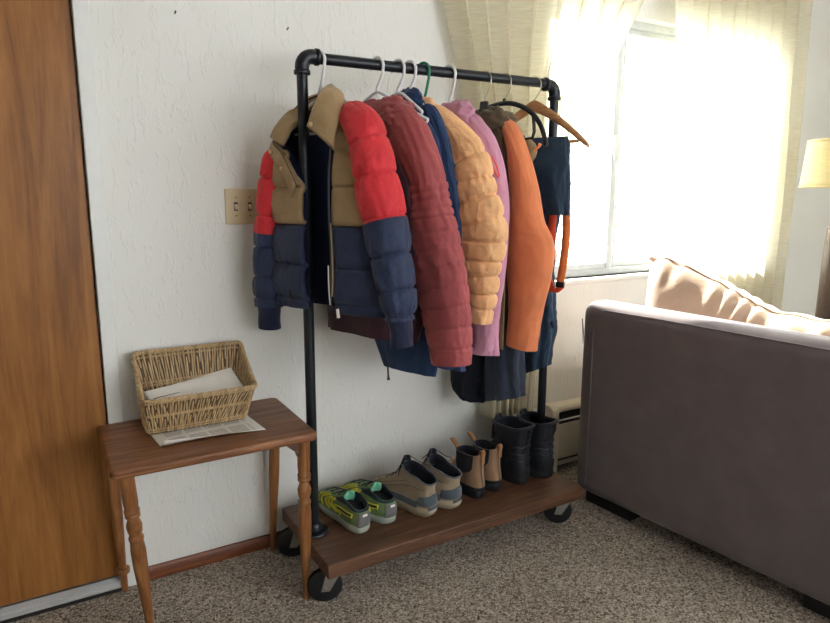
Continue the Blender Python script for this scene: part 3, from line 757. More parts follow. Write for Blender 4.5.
def cf(u, v):
    k = cr(CK, u); bl = .012 * math.sin(PI * v) * min(1, 6 * min(u, 1 - u) + .3)
    p = Vector(k[:3]).lerp(Vector(k[3:]), v); c = Vector((.02, .0, p.z)); d = (p - c); d.z = .2 * d.length; d.normalize()
    return tuple(p + d * (bl + .004 * nz(u * 9, v * 3, 4)))
m = M(); m.grid(cf, 80, 14); m.build('collar', 'tan', j1, o, solid=.018, fix=False, ang=180)
m = M(); m.tube([cf(i / 60, 1) for i in range(61)], .003, 8); m.build('collar_piping', 'zip', j1, o)
# near and far sleeves
st1 = LR([((.108, 1.50), (.132, 1.555)), ((.122, 1.48), (.180, 1.535)), ((.150, 1.45), (.250, 1.485)), ((.180, 1.40), (.290, 1.41)), ((.198, 1.31), (.322, 1.318)), ((.225, 1.21), (.352, 1.213)), ((.262, 1.09), (.374, 1.09)), ((.294, .987), (.386, .985)), ((.308, .938), (.380, .932))], [-.02, -.03, -.038, -.05, -.055, -.058, -.06, -.06, -.06], [.034, .044, .054, .060, .062, .062, .060, .056, .046])
ssm = [1.515, 1.425, 1.33, 1.215, 1.115, 1.02, .95]
def vz(st, z):
    L = [0]
    for a, b in zip(st, st[1:]): L.append(L[-1] + math.hypot(b[0] - a[0], b[1] - a[1]) + 1e-5)
    for i in range(len(st) - 1):
        if st[i + 1][1] <= z <= st[i][1]:
            return (L[i] + (L[i + 1] - L[i]) * (st[i][1] - z) / (st[i][1] - st[i + 1][1])) / L[-1]
    return 1
vb = vz(st1, 1.208)
def split_sleeve(st, vb, seams, seed, parent, o, amp):
    m = M(); sleeve(m, st, seams, amp, seed, 72, 130, 0, vb, cap1=False); s1 = m.build('sleeve', 'red', parent, o, fix=False, ang=180)
    m = M(); sleeve(m, st, seams, amp, seed, 72, 110, vb, 1, cap0=False); m.build('lower_sleeve', 'navy', s1, o, fix=False, ang=180)
    e = st[-1]; d = Vector((st[-1][0] - st[-2][0], st[-1][2] - st[-2][2], st[-1][1] - st[-2][1])).normalized()
    cs = [(e[0], e[1] + .012, e[2], e[3] * .86, e[4] * .86), (e[0] + d.x * .035, e[1] + d.z * .035, e[2], e[3] * .80, e[4] * .8), (e[0] + d.x * .075, e[1] + d.z * .075, e[2], e[3] * .82, e[4] * .82)]
    m = M(); sleeve(m, cs, (), 0, seed, 40, 12, cap0=False, fold=.002, inner=.02); m.build('cuff', 'rib', s1, o, fix=False, ang=180)
split_sleeve(st1, vb, ssm, 3, j1, o, .0075)
st1b = LR([((-.150, 1.425), (-.12, 1.435)), ((-.168, 1.39), (-.108, 1.41)), ((-.192, 1.32), (-.112, 1.33)), ((-.212, 1.17), (-.126, 1.17)), ((-.224, 1.06), (-.130, 1.06)), ((-.234, .96), (-.134, .955)), ((-.232, .925), (-.138, .92))], [-.035, -.045, -.055, -.06, -.06, -.06, -.06], [.034, .042, .046, .048, .048, .046, .040])
split_sleeve(st1b, vz(st1b, 1.16), ssm, 5, j1, o, .0075)
# front placket bands, snaps, zip, drawcord end
def front_pt(s, z, rows=rows1, lift=.012, pw=PW1):
    sl, sr, tk, yc = cr(rows, z); c = (sl + sr) / 2; hw = (sr - sl) / 2
    q = max(-.97, min(.97, (s - c) / hw)); th = math.acos(spow(q, 1 / pw))
    return (s, yc - (tk + lift) * abs(math.sin(th)) ** pw, z)
for k in (0, 1):
    m = M(); za, zb_ = (1.442, 1.30) if k == 0 else (1.41, .95)
    def ept(z, d, lift):
        e = cr(e1, z)[k]
        if k == 0: return front_pt(e - d * .5, z - d * (1.0 if z > 1.30 else 0), lift=lift)
        return front_pt(e + d, z, lift=lift)
    if k == 0:
        m.grid(lambda u, v: ept(lerp(1.442, 1.305, v), lerp(-.004, .034, u), .012 + .005 * math.sin(PI * u)), 6, 40); m.build('snap_band', 'tan', j1, o, solid=.004, fix=False, ang=180)
    m = M(); m.tube([ept(lerp(za, zb_, i / 60), 0, .013) for i in range(61)], .003, 8); m.build('zipper', 'zip', j1, o)
    if k == 1:
        m = M(); m.tube([ept(lerp(1.20, .99, i / 20), .006, .014) for i in range(21)], .0022, 8); m.build('edge_piping', 'khaki2', j1, o)
    pts = [ept(1.425, .018, .022), ept(1.372, .018, .022)] if k == 0 else [Vector(cf(.965, .82)) + Vector((0, -.012, 0))]
    for p in pts:
        m = M(); m.lathe([(.0065, 0), (.0065, .003), (.004, .005)], (p[0], -p[1], p[2]), 12, 'y')
        m.v = [(a_, -b_, c_) for a_, b_, c_ in m.v]; m.build('snap', 'snap', j1, o)
m = M(); m.tube([front_pt(.135, z_, lift=.02) for z_ in (1.08, 1.04, 1.0, .965)], .0018, 6); q = m.build('pocket_cord', 'paper', j1, o)
p = front_pt(.16, .955, lift=.02); m = M(); m.tube([p, (p[0] + .003, p[1], p[2] - .026)], [.004, .005], 8); m.build('cord_end', 'paper', j1, o)

# ---- generic closed jacket
def jacket(name, x, a, label, cat, rows, body_mat, seed, near, near_mat, far, seams_b=(), amp_b=0, seams_s=(), amp_s=0, drape=.004, fold=.006, hood=None, hood_mat=None, hemfn=None, fold_s=.005, cuff=None, far_mat=None):
    zb = rows[0][0]; t = thing(name, label, cat, (x, HY, zb), rootrot(a)); o = (0, 0, zb)
    m = M(); shell(m, rows, seams=seams_b, amp=amp_b, seed=seed, fold=fold, drape=drape, hemfn=hemfn)
    # close hem with a tucked inner face
    n = len(m.v); U = 80; bot = m.v[-U:]; c = Vector((sum(v[0] for v in bot) / U, sum(v[1] for v in bot) / U, sum(v[2] for v in bot) / U))
    m.grid(lambda u, v: tuple(Vector(bot[int(round(u * U)) % U]).lerp(c + Vector((0, 0, .03)), [.0, .12, .98][int(round(v * 2))])), U, 2, cu=True)
    m.build('body', body_mat, t, o, fix=False, ang=180)
    for st, mt, sd in ((near, near_mat, seed + 1), (far, far_mat or near_mat, seed + 2)):
        if not st: continue
        m = M(); sleeve(m, st, seams_s, amp_s, sd, fold=fold_s); s = m.build('sleeve', mt, t, o, fix=False, ang=180)
        if cuff:
            e = st[-1]; d = Vector((st[-1][0] - st[-2][0], 0, st[-1][1] - st[-2][1])).normalized()
            cs = [(e[0], e[1] + .008, e[2], e[3] * .84, e[4] * .84), (e[0] + d.x * .03, e[1] + d.z * .03, e[2], e[3] * .84, e[4] * .84)]
            m = M(); sleeve(m, cs, (), 0, sd, 32, 6, cap0=False, fold=.002, inner=.02); m.build('cuff', cuff, s, o, fix=False, ang=180)
    if hood:
        for k, (c, r, am) in enumerate(hood):
            m = M(); blob(m, c, r, seed + k, amp=am); m.build('hood' if k == 0 else 'hood_fold', hood_mat, t, o, fix=False, ang=180)
    return t, o
def farst(s0, z1, y, w=.085, ty=.035):
    return LR([((-.115, 1.49), (-.06, 1.51)), ((s0 + .02, 1.42), (s0 + .02 + w, 1.44)), ((s0, 1.25), (s0 + w, 1.25)), ((s0, 1.0), (s0 + w, 1.0)), ((s0 + .01, z1), (s0 + w, z1))], y, ty)
# ---- 2: maroon
rows2 = [(.815, -.235, .17, .046, 0), (.90, -.235, .19, .052, 0), (1.1, -.22, .195, .054, 0), (1.3, -.205, .19, .05, 0), (1.40, -.20, .18, .044, 0), (1.46, -.165, .155, .036, 0), (1.51, -.10, .10, .03, 0), (1.55, -.06, .06, .026, 0)]
near2 = LR([((.045, 1.545), (.115, 1.56)), ((.066, 1.455), (.21, 1.445)), ((.139, 1.348), (.265, 1.323)), ((.150, 1.265), (.284, 1.272)), ((.150, 1.149), (.322, 1.166)), ((.181, 1.003), (.357, 1.037)), ((.216, .884), (.374, .92)), ((.245, .758), (.377, .787))], [-.005, -.01, -.012, -.012, -.01, -.01, -.01, -.01], [.03, .046, .05, .05, .052, .052, .05, .046])
j, o = jacket('quilted_jacket', XH['g2'], A2, 'maroon hooded jacket with quilted sleeve and dark plum body', 'jacket', rows2, 'plum', 11, near2, 'maroon', farst(-.262, .96, -.02), (), 0,
    [1.31, 1.285, 1.26, 1.235, 1.21, 1.165, 1.115, 1.06, 1.005, .945,   .885, .825], .0042, drape=.004, hood=[((.045, .012, 1.525), (.085, .05, .058), .25), ((-.045, .02, 1.545), (.05, .04, .035), .2), ((.085, -.018, 1.505), (.055, .036, .04), .25)], hood_mat='maroon')
m = M(); m.grid(lambda u, v: (.075 + lerp(.0, .085, u) * min(1, v * 2.5 + .05) + .05 * v, -.052 - .008 * min(1, v * 4) + .004 * nz(u * 3, v * 6), lerp(1.46, 1.10, v)), 6, 30); m.build('side_panel', 'plum', j, o, solid=.004, fix=False)
# ---- 3: dark navy long jacket, zip hanging open
rows3 = [(.690, -.06, .16, .018, 0), (.75, -.09, .17, .020, 0), (.9, -.16, .175, .022, 0), (1.2, -.19, .165, .022, 0), (1.40, -.185, .15, .020, 0), (1.46, -.15, .125, .018, 0), (1.51, -.09, .085, .016, 0), (1.55, -.05, .05, .014, 0)]
near3 = LR([((.04, 1.52), (.09, 1.54)), ((.08, 1.43), (.16, 1.44)), ((.10, 1.25), (.185, 1.26)), ((.12, 1.0), (.20, 1.0)), ((.13, .80), (.195, .80))], 0, .018)
j, o = jacket('long_jacket', XH['g3'], A2, 'dark navy jacket mostly hidden behind the maroon sleeve, zip end dangling', 'jacket', rows3, 'navy2', 21, near3, 'navy2', farst(-.255, .84, .0, .07, .016), drape=.003, fold=.004,
    hood=[((-.02, .0, 1.548), (.06, .018, .04), .2)], hood_mat='navy2')
m = M(); m.tube([(-.045, -.012, .80), (-.04, -.014, .72), (-.036, -.014, .685)], .0025, 8); z_ = m.build('zipper', 'zip', j, o); m = M(); m.tube([(-.036, -.014, .69), (-.034, -.014, .662), (-.033, -.014, .645)], [.003, .003, .006], 8); m.build('zip_pull', 'zip', z_, o)
# ---- 4: blue shell
rows4 = [(.715, .06, .235, .016, 0), (.80, -.02, .22, .018, 0), (.95, -.16, .20, .018, 0), (1.2, -.19, .19, .019, 0), (1.40, -.18, .175, .018, 0), (1.46, -.14, .14, .016, 0), (1.51, -.08, .10, .015, 0), (1.56, -.05, .06, .014, 0)]
near4 = LR([((.03, 1.555), (.085, 1.565)), ((.07, 1.50), (.135, 1.50)), ((.10, 1.38), (.18, 1.37)), ((.12, 1.24), (.208, 1.22)), ((.13, 1.0), (.215, 1.0)), ((.14, .80), (.21, .80))], 0, [.016, .020, .022, .022, .02, .02])
jacket('shell_jacket', XH['g4'], A2, 'blue shell jacket between the maroon jacket and apricot puffer', 'jacket', rows4, 'blue2', 31, near4, 'blue2', farst(-.25, .86, .0, .07, .014), drape=.003, fold=.004,
    hood=[((.0, .0, 1.572), (.058, .020, .048), .2), ((.055, -.006, 1.525), (.032, .020, .035), .2)], hood_mat='navy2')
# ---- 5: apricot puffer
rows5 = [(.90, -.20, .17, .030, 0), (1.0, -.21, .18, .036, 0), (1.2, -.20, .175, .036, 0), (1.38, -.185, .165, .032, 0), (1.45, -.15, .14, .028, 0), (1.51, -.08, .09, .022, 0), (1.57, -.04, .045, .018, 0)]
near5 = LR([((.02, 1.55), (.055, 1.575)), ((.075, 1.47), (.175, 1.475)), ((.120, 1.402), (.262, 1.356)), ((.135, 1.268), (.302, 1.268)), ((.152, 1.198), (.33, 1.203)), ((.160, 1.138), (.338, 1.158)), ((.170, 1.067), (.320, 1.068)), ((.192, .965), (.305, .964)), ((.202, .877), (.282, .878))], [0, -.004, -.008, -.01, -.01, -.01, -.01, -.008, -.006], [.022, .034, .040, .042, .042, .042, .04, .036, .03])
sm5 = [1.385, 1.325, 1.262, 1.198, 1.138, 1.078, 1.028, .972, .925]
jacket('puffer_jacket', XH['g5'], A2, 'apricot orange quilted puffer with puckered sleeve seams on green hanger', 'jacket', rows5, 'peach', 41, near5, 'peach', farst(-.255, .88, .0, .08, .024), sm5, .008, sm5, .009, drape=.002, fold=.004, fold_s=.004,
    hood=[((.015, -.004, 1.555), (.042, .024, .040), .15)], hood_mat='peach')
# ---- 6: mauve hooded shell
rows6 = [(.745, -.17, .215, .032, 0), (.85, -.19, .21, .036, 0), (1.1, -.20, .20, .036, 0), (1.35, -.19, .185, .034, 0), (1.44, -.16, .155, .030, 0), (1.50, -.10, .11, .026, 0), (1.56, -.05, .06, .02, 0)]
near6 = LR([((.04, 1.53), (.098, 1.55)), ((.058, 1.50), (.145, 1.495)), ((.090, 1.425), (.205, 1.412)), ((.115, 1.297), (.242, 1.296)), ((.130, 1.20), (.248, 1.22)), ((.132, 1.10), (.246, 1.106)), ((.130, 1.0), (.238, 1.004)), ((.125, .895), (.226, .90)), ((.135, .765), (.208, .765))], [0, -.005, -.01, -.01, -.01, -.01, -.01, -.01, -.01], [.028, .034, .038, .040, .040, .038, .036, .034, .03])
j, o = jacket('hooded_jacket', XH['g6'], A2, 'mauve pink hooded jacket between apricot puffer and orange sleeve', 'jacket', rows6, 'pink', 51, near6, 'pink', farst(-.255, .80, .0, .08, .028), drape=.005, fold=.006, fold_s=.0035,
    hood=[((.028, .004, 1.535), (.080, .045, .055), .25), ((.06, -.018, 1.53), (.058, .036, .05), .3)], hood_mat='pink')
m = M(); m.tube([(.208, -.046, 1.40), (.225, -.046, 1.372), (.236, -.044, 1.34), (.232, -.046, 1.335), (.214, -.05, 1.365)], .0022, 6); m.build('pocket_zip', 'strapred', j, o)
# ---- 7: brown jacket with orange sleeve
rows7 = [(.765, -.17, .135, .034, 0), (.9, -.19, .15, .038, 0), (1.2, -.20, .15, .040, 0), (1.38, -.19, .145, .036, 0), (1.45, -.16, .13, .032, 0), (1.51, -.10, .10, .028, 0), (1.565, -.05, .055, .022, 0)]
near7 = LR([((.062, 1.525), (.105, 1.54)), ((.088, 1.49), (.147, 1.482)), ((.114, 1.43), (.181, 1.402)), ((.124, 1.298), (.228, 1.281)), ((.124, 1.176), (.258, 1.18)), ((.122, 1.093), (.295, 1.11)), ((.124, 1.01), (.288, 1.023)), ((.133, .883), (.26, .898)), ((.128, .738), (.242, .772))], [0, -.005, -.01, -.012, -.014, -.014, -.012, -.01, -.01], [.024, .032, .040, .044, .048, .050, .048, .044, .04])
j, o = jacket('softshell_jacket', XH['g7'], A2, 'olive brown jacket with a plain orange sleeve hanging at its front edge', 'jacket', rows7, 'khaki', 61, near7, 'orange', farst(-.255, .80, .0, .08, .03), drape=.005, fold=.006, fold_s=.0025,
    hood=[((.03, .0, 1.528), (.082, .042, .048), .3)], hood_mat='khaki')
m = M(); m.grid(lambda u, v: (lerp(.06, .135, u), -.052 - .006 * math.sin(u * 6), lerp(.98, .745, v)), 10, 16); m.build('inner_vent', 'khaki2', j, o, solid=.004, fix=False)
m = M(); blob(m, (.170, .014, 1.425), (.034, .012, .04), 3, 20, 14, .15); hd = m.build('hood_flap', 'khaki2', j, o, fix=False); m = M(); m.tube([(.198, .006, 1.428), (.215, .004, 1.436), (.222, .003, 1.447)], [.003, .0035, .006], 8); m.build('cord_toggle', 'strap', hd, o)
# ---- 8: black and charcoal trousers hanging from the curved hanger
def pants(name, x, a, label, top, legs, mats, seed, nfold=.006):
    zb = min(l[0][0] for l in legs); t = thing(name, label, 'trousers', (x, HY, zb), rootrot(a)); o = (0, 0, zb)
    m = M(); shell(m, top, seed=seed, fold=nfold, drape=.003, nv=40); m.build('seat', mats[0], t, o, fix=False, ang=180)
    for k, l in enumerate(legs):
        m = M(); shell(m, l, seed=seed + 3 + k, fold=nfold, drape=.006, nv=60, hemfn=lambda x_, y_: (.30 * (x_ - .03) if k else .10 * (x_ + .1)))
        U = 80; bot = m.v[-U:]; c = Vector((sum(v[0] for v in bot) / U, sum(v[1] for v in bot) / U, sum(v[2] for v in bot) / U))
        m.grid(lambda u, v: tuple(Vector(bot[int(round(u * U)) % U]).lerp(c + Vector((0, 0, .05)), [.0, .1, .98][int(round(v * 2))])), U, 2, cu=True)
        lg = m.build('leg', mats[1 + k], t, o, fix=False, ang=180)
        l0 = l[0]
        m = M(); shell(m, [(l0[0] + .002, l0[1], l0[2], l0[3], l0[4]), (l0[0] + .034, l[1][1] * .3 + l0[1] * .7, l[1][2] * .3 + l0[2] * .7, l0[3], l0[4])], seed=seed + 3 + k, fold=nfold, drape=.006, off=.0025, nv=4, hemfn=lambda x_, y_: (.30 * (x_ - .03) if k else .10 * (x_ + .1))); m.build('hem', mats[1 + k], lg, o, fix=False, ang=180)
    return t, o
top8 = [(.98, -.17, .12, .030, .0), (1.15, -.16, .12, .034, 0), (1.35, -.14, .10, .03, 0), (1.46, -.12, .09, .020, 0), (1.485, -.11, .085, .012, 0)]
pants('ski_trousers', XH['g8'], A2, 'charcoal and black trousers hanging lowest under the orange sleeve', top8,
      [[(.478, -.165, -.055, .028, .012), (.52, -.205, -.04, .032, .012), (.60, -.215, -.02, .034, .010), (.80, -.20, -.01, .034, .0), (1.05, -.17, .0, .03, 0)],
       [(.520, -.026, .120, .034, -.012), (.60, -.03, .118, .038, -.012), (.72, -.032, .112, .038, -.010), (.85, -.03, .11, .036, 0), (1.05, -.03, .11, .03, 0)]], ['charcoal', 'black', 'charcoal'], 71)
# ---- 9: blue black bib trousers folded over the wooden hanger bar
rows9 = [(.615, -.012, .104, .034, 0), (.70, -.012, .112, .036, 0), (.80, -.008, .118, .036, 0), (.97, -.012, .106, .034, 0), (1.12, -.015, .098, .034, 0), (1.22, -.012, .11, .036, 0), (1.36, -.01, .13, .036, -.004), (1.45, -.012, .15, .028, -.008), (1.485, -.012, .145, .016, -.012)]
t = thing('bib_trousers', 'blue black bib trousers with orange straps folded over the wooden hanger', 'trousers', (XH['g9'], HY, .615), rootrot(A2)); o = (0, 0, .615)
m = M(); shell(m, rows9, seed=81, fold=.008, drape=.006, nv=110, hemfn=lambda x_, y_: .05 * (x_ - .05) / .06 * .6)
U = 80; bot = m.v[-U:]; cc = Vector((.05, 0, .66)); m.grid(lambda u, v: tuple(Vector(bot[int(round(u * U)) % U]).lerp(cc, [0, .1, .98][int(round(v * 2))])), U, 2, cu=True)
m.build('legs', 'bib', t, o, fix=False, ang=180)
rowsb = [(1.212, .105, .186, .018, -.055), (1.26, .06, .186, .020, -.052), (1.36, .02, .178, .022, -.046), (1.44, .0, .165, .02, -.03), (1.484, -.005, .145, .016, -.018)]
m = M(); shell(m, rowsb, seed=85, fold=.007, drape=.004, nv=50); bot = m.v[-U:]; cc = Vector((.145, -.05, 1.22)); m.grid(lambda u, v: tuple(Vector(bot[int(round(u * U)) % U]).lerp(cc, [0, .1, .98][int(round(v * 2))])), U, 2, cu=True)
m.build('bib', 'bib', t, o, fix=False, ang=180)
def ribbon(m, pts, w, th=.003, ax=(1, 0, 0)):
    K = [(i / (len(pts) - 1),) + tuple(p) for i, p in enumerate(pts)]; ax = Vector(ax)
    def fn(u, v):
        p = Vector(cr(K, v)); return tuple(p + ax * w * (u - .5))
    m.grid(fn, 2, 40)
m = M(); ribbon(m, [(.172, -.055, 1.235), (.180, -.058, 1.17), (.178, -.06, 1.08), (.168, -.06, .985), (.166, -.06, .97)], .030); s = m.build('strap', 'strap', t, o, solid=.003, fix=False); s['label'] = 'orange strap'
m = M(); m.box(.150, .182, -.066, -.055, .955, .975); m.build('buckle', 'black_plastic', s, o, bevel=.002)
m = M(); ribbon(m, [(.115, -.04, 1.235), (.115, -.048, 1.12), (.10, -.05, 1.03), (.118, -.052, .97), (.138, -.055, .935), (.168, -.058, .955)], .030); s = m.build('strap', 'strapred', t, o, solid=.003, fix=False); s['label'] = 'red orange strap'
m = M(); m.tube([(.10, -.01, .82), (.124, -.018, .81), (.128, -.02, .795)], [.008, .01, .004], 10); m.build('waist_tab', 'bib', t, o)

# ------------------------------------------------------------------ shoes
def outline(th, yh, yt, w, seed=1, side=1, pw=.72):
    """plan outline: th 0 = toe, pi = heel"""
    u = (spow(math.cos(th), pw) + 1) / 2
    y = lerp(yh, yt, u)
    k = 1 - .10 * math.exp(-((u - .42) / .16) ** 2) - .10 * (1 - u)
    bend = .012 * side * math.sin(PI * u) * (u > 0) * (yt - yh) / .28
    return (w * k * spow(math.sin(th), pw) + bend, y)
class Shoe:
    def __init__(s, name, label, loc, rot, layers, sole, side, group, mats, tilt=0, slope=0):
        s.slope = slope
        s.t = thing(name, label, 'shoe', loc, rot, group); s.layers = layers; s.side = side; s.tilt = tilt
        m = M(); n = len(sole)
        m.grid(lambda u, v: s.pt(sole, 2 * PI * u, v), 56, 4 * (n - 1), cu=True)
        b = [s.pt(sole, 2 * PI * k / 56, 0) for k in range(56)]; m.add(b, [tuple(range(56))]); tp = [s.pt(sole, 2 * PI * k / 56, 1) for k in range(56)]; m.add(tp, [tuple(range(56))])
        m.build('sole', mats[1], s.t, ang=50)
        m = M(); m.grid(lambda u, v: s.pt(layers, 2 * PI * u, v), 64, 44, cu=True); m.build('upper', mats[0], s.t, fix=False, ang=180)
        m = M()
        def inn(u, v):
            th = 2 * PI * u; q = Vector(s.pt(layers, th, 1 - .5 * v, -.008 * min(1, v * 7)))
            q.z += .003 * math.sin(PI * min(1, v * 7))
            return tuple(q)
        m.grid(inn, 64, 14, cu=True)
        b = [inn(k / 64, 1) for k in range(64)]; m.add(b, [tuple(range(64))])
        m.build('lining', mats[2], s.t, fix=False, ang=180)
    def pt(s, layers, th, v, off=0):
        n = len(layers); K = [(i / (n - 1),) + tuple(l) for i, l in enumerate(layers)]
        z, yh, yt, w = cr(K, v); x, y = outline(th, yh - off, yt + off, w + off, side=s.side)
        if layers is s.layers:
            uu = (math.cos(th) + 1) / 2; z += s.slope * (uu - .5) * v ** 2.5; z += s.tilt * v ** 3 * (uu * .6 + (1 - uu) * (.5 + .5 * abs(math.cos(th))) - .35)
        return (x, y, z)
    def S(s, th, v, off=.002): return s.pt(s.layers, th, v, off)
    def patch(s, name, mat, a0, a1, v0, v1, off=.0022, shape=None):
        m = M()
        def fn(u, v):
            vv = lerp(v0(lerp(a0, a1, u)) if callable(v0) else v0, v1(lerp(a0, a1, u)) if callable(v1) else v1, v)
            return s.S(lerp(a0, a1, u), vv, off)
        m.grid(fn, 18, 12); return m.build(name, mat, s.t, solid=.002, fix=False, ang=180)
    def line(s, name, mat, path, r=.0022, off=.003, flat=1):
        m = M(); pts = []
        for (a, b) in zip(path, path[1:]):
            for k in range(6): pts.append(s.S(lerp(a[0], b[0], k / 6), lerp(a[1], b[1], k / 6), off))
        pts.append(s.S(*path[-1], off)); m.tube(pts, r, 6); return m.build(name, mat, s.t)
    def laces(s, mat, v0, v1, n, wth=.55):
        m = M()
        for k in range(n):
            v = lerp(v0, v1, k / (n - 1)); w2 = lerp(v0, v1, min(1, (k + .8) / (n - 1)))
            for sg in (-1, 1):
                m.tube([s.S(sg * wth, v, .003), s.S(sg * wth * .4, lerp(v, w2, .35), .006), s.S(-sg * wth * .4, lerp(v, w2, .7), .006), s.S(-sg * wth, w2, .003)], .0021, 6)
        return m.build('laces', mat, s.t)
def tongue(s, mat, y0, z0, y1, z1, w, name='tongue'):
    m = M(); m.grid(lambda u, v: ((u - .5) * w * (1 - .7 * v ** 4), lerp(y0, y1, v) + .012 * (2 * u - 1) ** 2 * -1, lerp(z0, z1, v)), 8, 8)
    return m.build(name, mat, s.t, solid=.008, fix=False, ang=180)
Z = PLZ + .0004
def toe_dir(h, tpt):  # heel point and toe point -> rotation so +Y points to toe
    return math.atan2(-(tpt[0] - h[0]), tpt[1] - h[1])
# sneakers
for i, (hx, hy, tx, ty, lab) in enumerate(((.846, -.372, .806, -.092, 'left green and yellow trail running shoe, nearest the pipe upright'), (.956, -.360, .916, -.082, 'right green and yellow trail running shoe, beside the taupe hiking boots'))):
    side = 1 if i == 0 else -1
    lay = [(.026, .004, .276, .050), (.045, .0, .274, .050), (.058, .0, .262, .048), (.070, .002, .232, .045), (.080, .004, .190, .041), (.088, .006, .142, .037), (.096, .010, .102, .032)]
    sol = [(0, .012, .262, .044), (.006, .004, .276, .049), (.018, .0, .285, .053), (.030, .002, .280, .051)]
    s = Shoe('running_shoe', lab, (hx, hy, Z), toe_dir((hx, hy), (tx, ty)), lay, sol, side, 'green and yellow running shoes on the rack shelf', ['sn_green', 'sn_sole', 'darklin'], .006, .030)
    s.patch('ankle_collar', 'sn_dark', .9, 2 * PI - .9, .78, 1.0, .0025)
    s.patch('heel_counter', 'sn_heel', PI - .42, PI + .42, .02, .66, .003)
    q = s.patch('heel_mark', 'paper', PI - .10, PI + .10, .46, .60, .0055); q['label'] = 'small white heel mark'
    for sg in (-1, 1):
        for k in range(4):
            a = sg * (.62 + .26 * k); s.line('stripe', 'sn_yellow', [(a + sg * .35, .12), (a + sg * .05, .42), (a - sg * .12, .70)], .0032)
        s.line('stripe', 'sn_yellow', [(sg * 1.62, .14), (sg * 1.3, .45), (sg * 1.15, .76)], .0036)
        s.line('side_logo', 'sn_yellow', [(sg * 1.55, .42), (sg * 2.3, .52), (sg * 2.32, .34), (sg * 1.58, .26)], .0026)
        s.line('logo_bar', 'sn_dark', [(sg * 1.6, .35), (sg * 2.22, .43)], .004)
    s.laces('sn_dark', .52, .92, 4)
    tongue(s, 'sn_mint', .116, .078, .098, .116, .050)
    s.patch('toe_cap', 'sn_green', -.55, .55, .02, .40, .002)
# hiking boots
for i, (hx, hy, tx, ty, lab) in enumerate(((1.104, -.388, 1.018, -.115, 'left taupe and slate hiking boot with loose laces, beside running shoes'), (1.212, -.384, 1.134, -.105, 'right taupe and slate hiking boot, beside the brown ankle boots'))):
    side = 1 if i == 0 else -1
    lay = [(.030, .003, .285, .052), (.050, .0, .284, .052), (.065, .0, .270, .050), (.080, .002, .235, .047), (.098, .004, .190, .043), (.112, .004, .162, .041), (.128, .0, .146, .042), (.142, .0, .130, .041)]
    sol = [(0, .014, .270, .046), (.008, .004, .286, .052), (.022, -.004, .296, .056), (.036, .0, .292, .054)]
    s = Shoe('hiking_boot', lab, (hx, hy, Z), toe_dir((hx, hy), (tx, ty)), lay, sol, side, 'taupe hiking boots on the rack shelf', ['hk_tan', 'hk_sole', 'darklin'], .012, .05)
    s.patch('heel_overlay', 'hk_slate', PI - .95, PI + .95, lambda a: .10 + .0 * a, lambda a: .50 - .10 * abs(a - PI), .003)
    for sg in (-1, 1):
        q = s.patch('side_overlay', 'hk_slate', sg * .9 + (2 * PI if sg < 0 else 0), sg * 2.2 + (2 * PI if sg < 0 else 0), .02, .20, .002)
        s.line('seam', 'lace', [(sg * 1.1, .3), (sg * 1.6, .62), (sg * 2.4, .66)], .0012, .002)
        s.line('seam', 'lace', [(sg * .7, .25), (sg * 1.2, .62), (sg * 1.5, .8)], .0012, .002)
    s.line('collar_binding', 'hk_slate', [(a / 20 * 2 * PI, .985) for a in range(21)], .0028, .001)
    s.patch('toe_cap', 'hk_tan', -.6, .6, .01, .34, .003)
    s.patch('heel_guard', 'hk_slate', PI - .35, PI + .35, .0, .08, .006)
    s.laces('lace', .50, .96, 5, .5)
    tongue(s, 'darklin', .150, .12, .134, .190, .058)
    # a loose lace loop falling forward
    m = M(); m.tube([(.03 * side, .150, .158), (.05, .16, .168), (.062, .12, .150), (.06, .07, .150), (.052, .055, .12)], .0019, 6); m.build('loose_lace', 'lace', s.t)
# chelsea boots
for i, (hx, hy, tx, ty, lab) in enumerate(((1.335, -.362, 1.293, -.095, 'left brown suede ankle boot with dark elastic side, beside hiking boots'), (1.428, -.345, 1.386, -.078, 'right brown suede ankle boot with pull tabs, beside the black boots'))):
    side = 1 if i == 0 else -1
    lay = [(.026, .004, .266, .044), (.045, .0, .264, .045), (.060, .002, .240, .044), (.078, .006, .195, .041), (.100, .010, .150, .038), (.122, .010, .132, .037), (.145, .006, .128, .038), (.160, .004, .128, .039)]
    sol = [(0, .008, .262, .043), (.010, .002, .272, .047), (.024, .0, .274, .048), (.030, .002, .270, .046)]
    s = Shoe('ankle_boot', lab, (hx, hy, Z), toe_dir((hx, hy), (tx, ty)), lay, sol, side, 'brown ankle boots on the rack shelf', ['ch_suede', 'bk_sole', 'darklin'], .02)
    for sg in (-1, 1):
        c = PI / 2 if sg > 0 else 3 * PI / 2
        s.patch('elastic_gore', 'ch_gore', c - .62, c + .62, lambda a, c=c: .42 + .22 * min(1, abs(a - c) / .62), .995, .0018)
    s.patch('welt', 'bk_sole', 0, 2 * PI, .0, .14, .002)
    s.line('back_seam', 'lace', [(PI, .15), (PI, .6), (PI, .95)], .0012, .002)
    for nm, y0, dy in (('pull_tab', .002, -.004), ('pull_tab', .130, .028)):
        m = M(); z0 = .150
        pts = [(0, y0, z0 - .015), (0, y0 + dy * .3, z0 + .012), (0, y0 + dy * .9, z0 + .030), (0, y0 + dy * 1.1 + (.010 if dy < 0 else .010), z0 + .036), (0, y0 + (.014 if dy < 0 else dy * .6 - .004), z0 + .018), (0, y0 + (.010 if dy < 0 else -.008), z0)]
        K = [(q / 5,) + p for q, p in enumerate(pts)]
        m.grid(lambda u, v: (lambda p: (p[0] + (u - .5) * .018, p[1], p[2]))(cr(K, v)), 3, 24); m.build(nm, 'ch_tab', s.t, solid=.003, fix=False, ang=180)
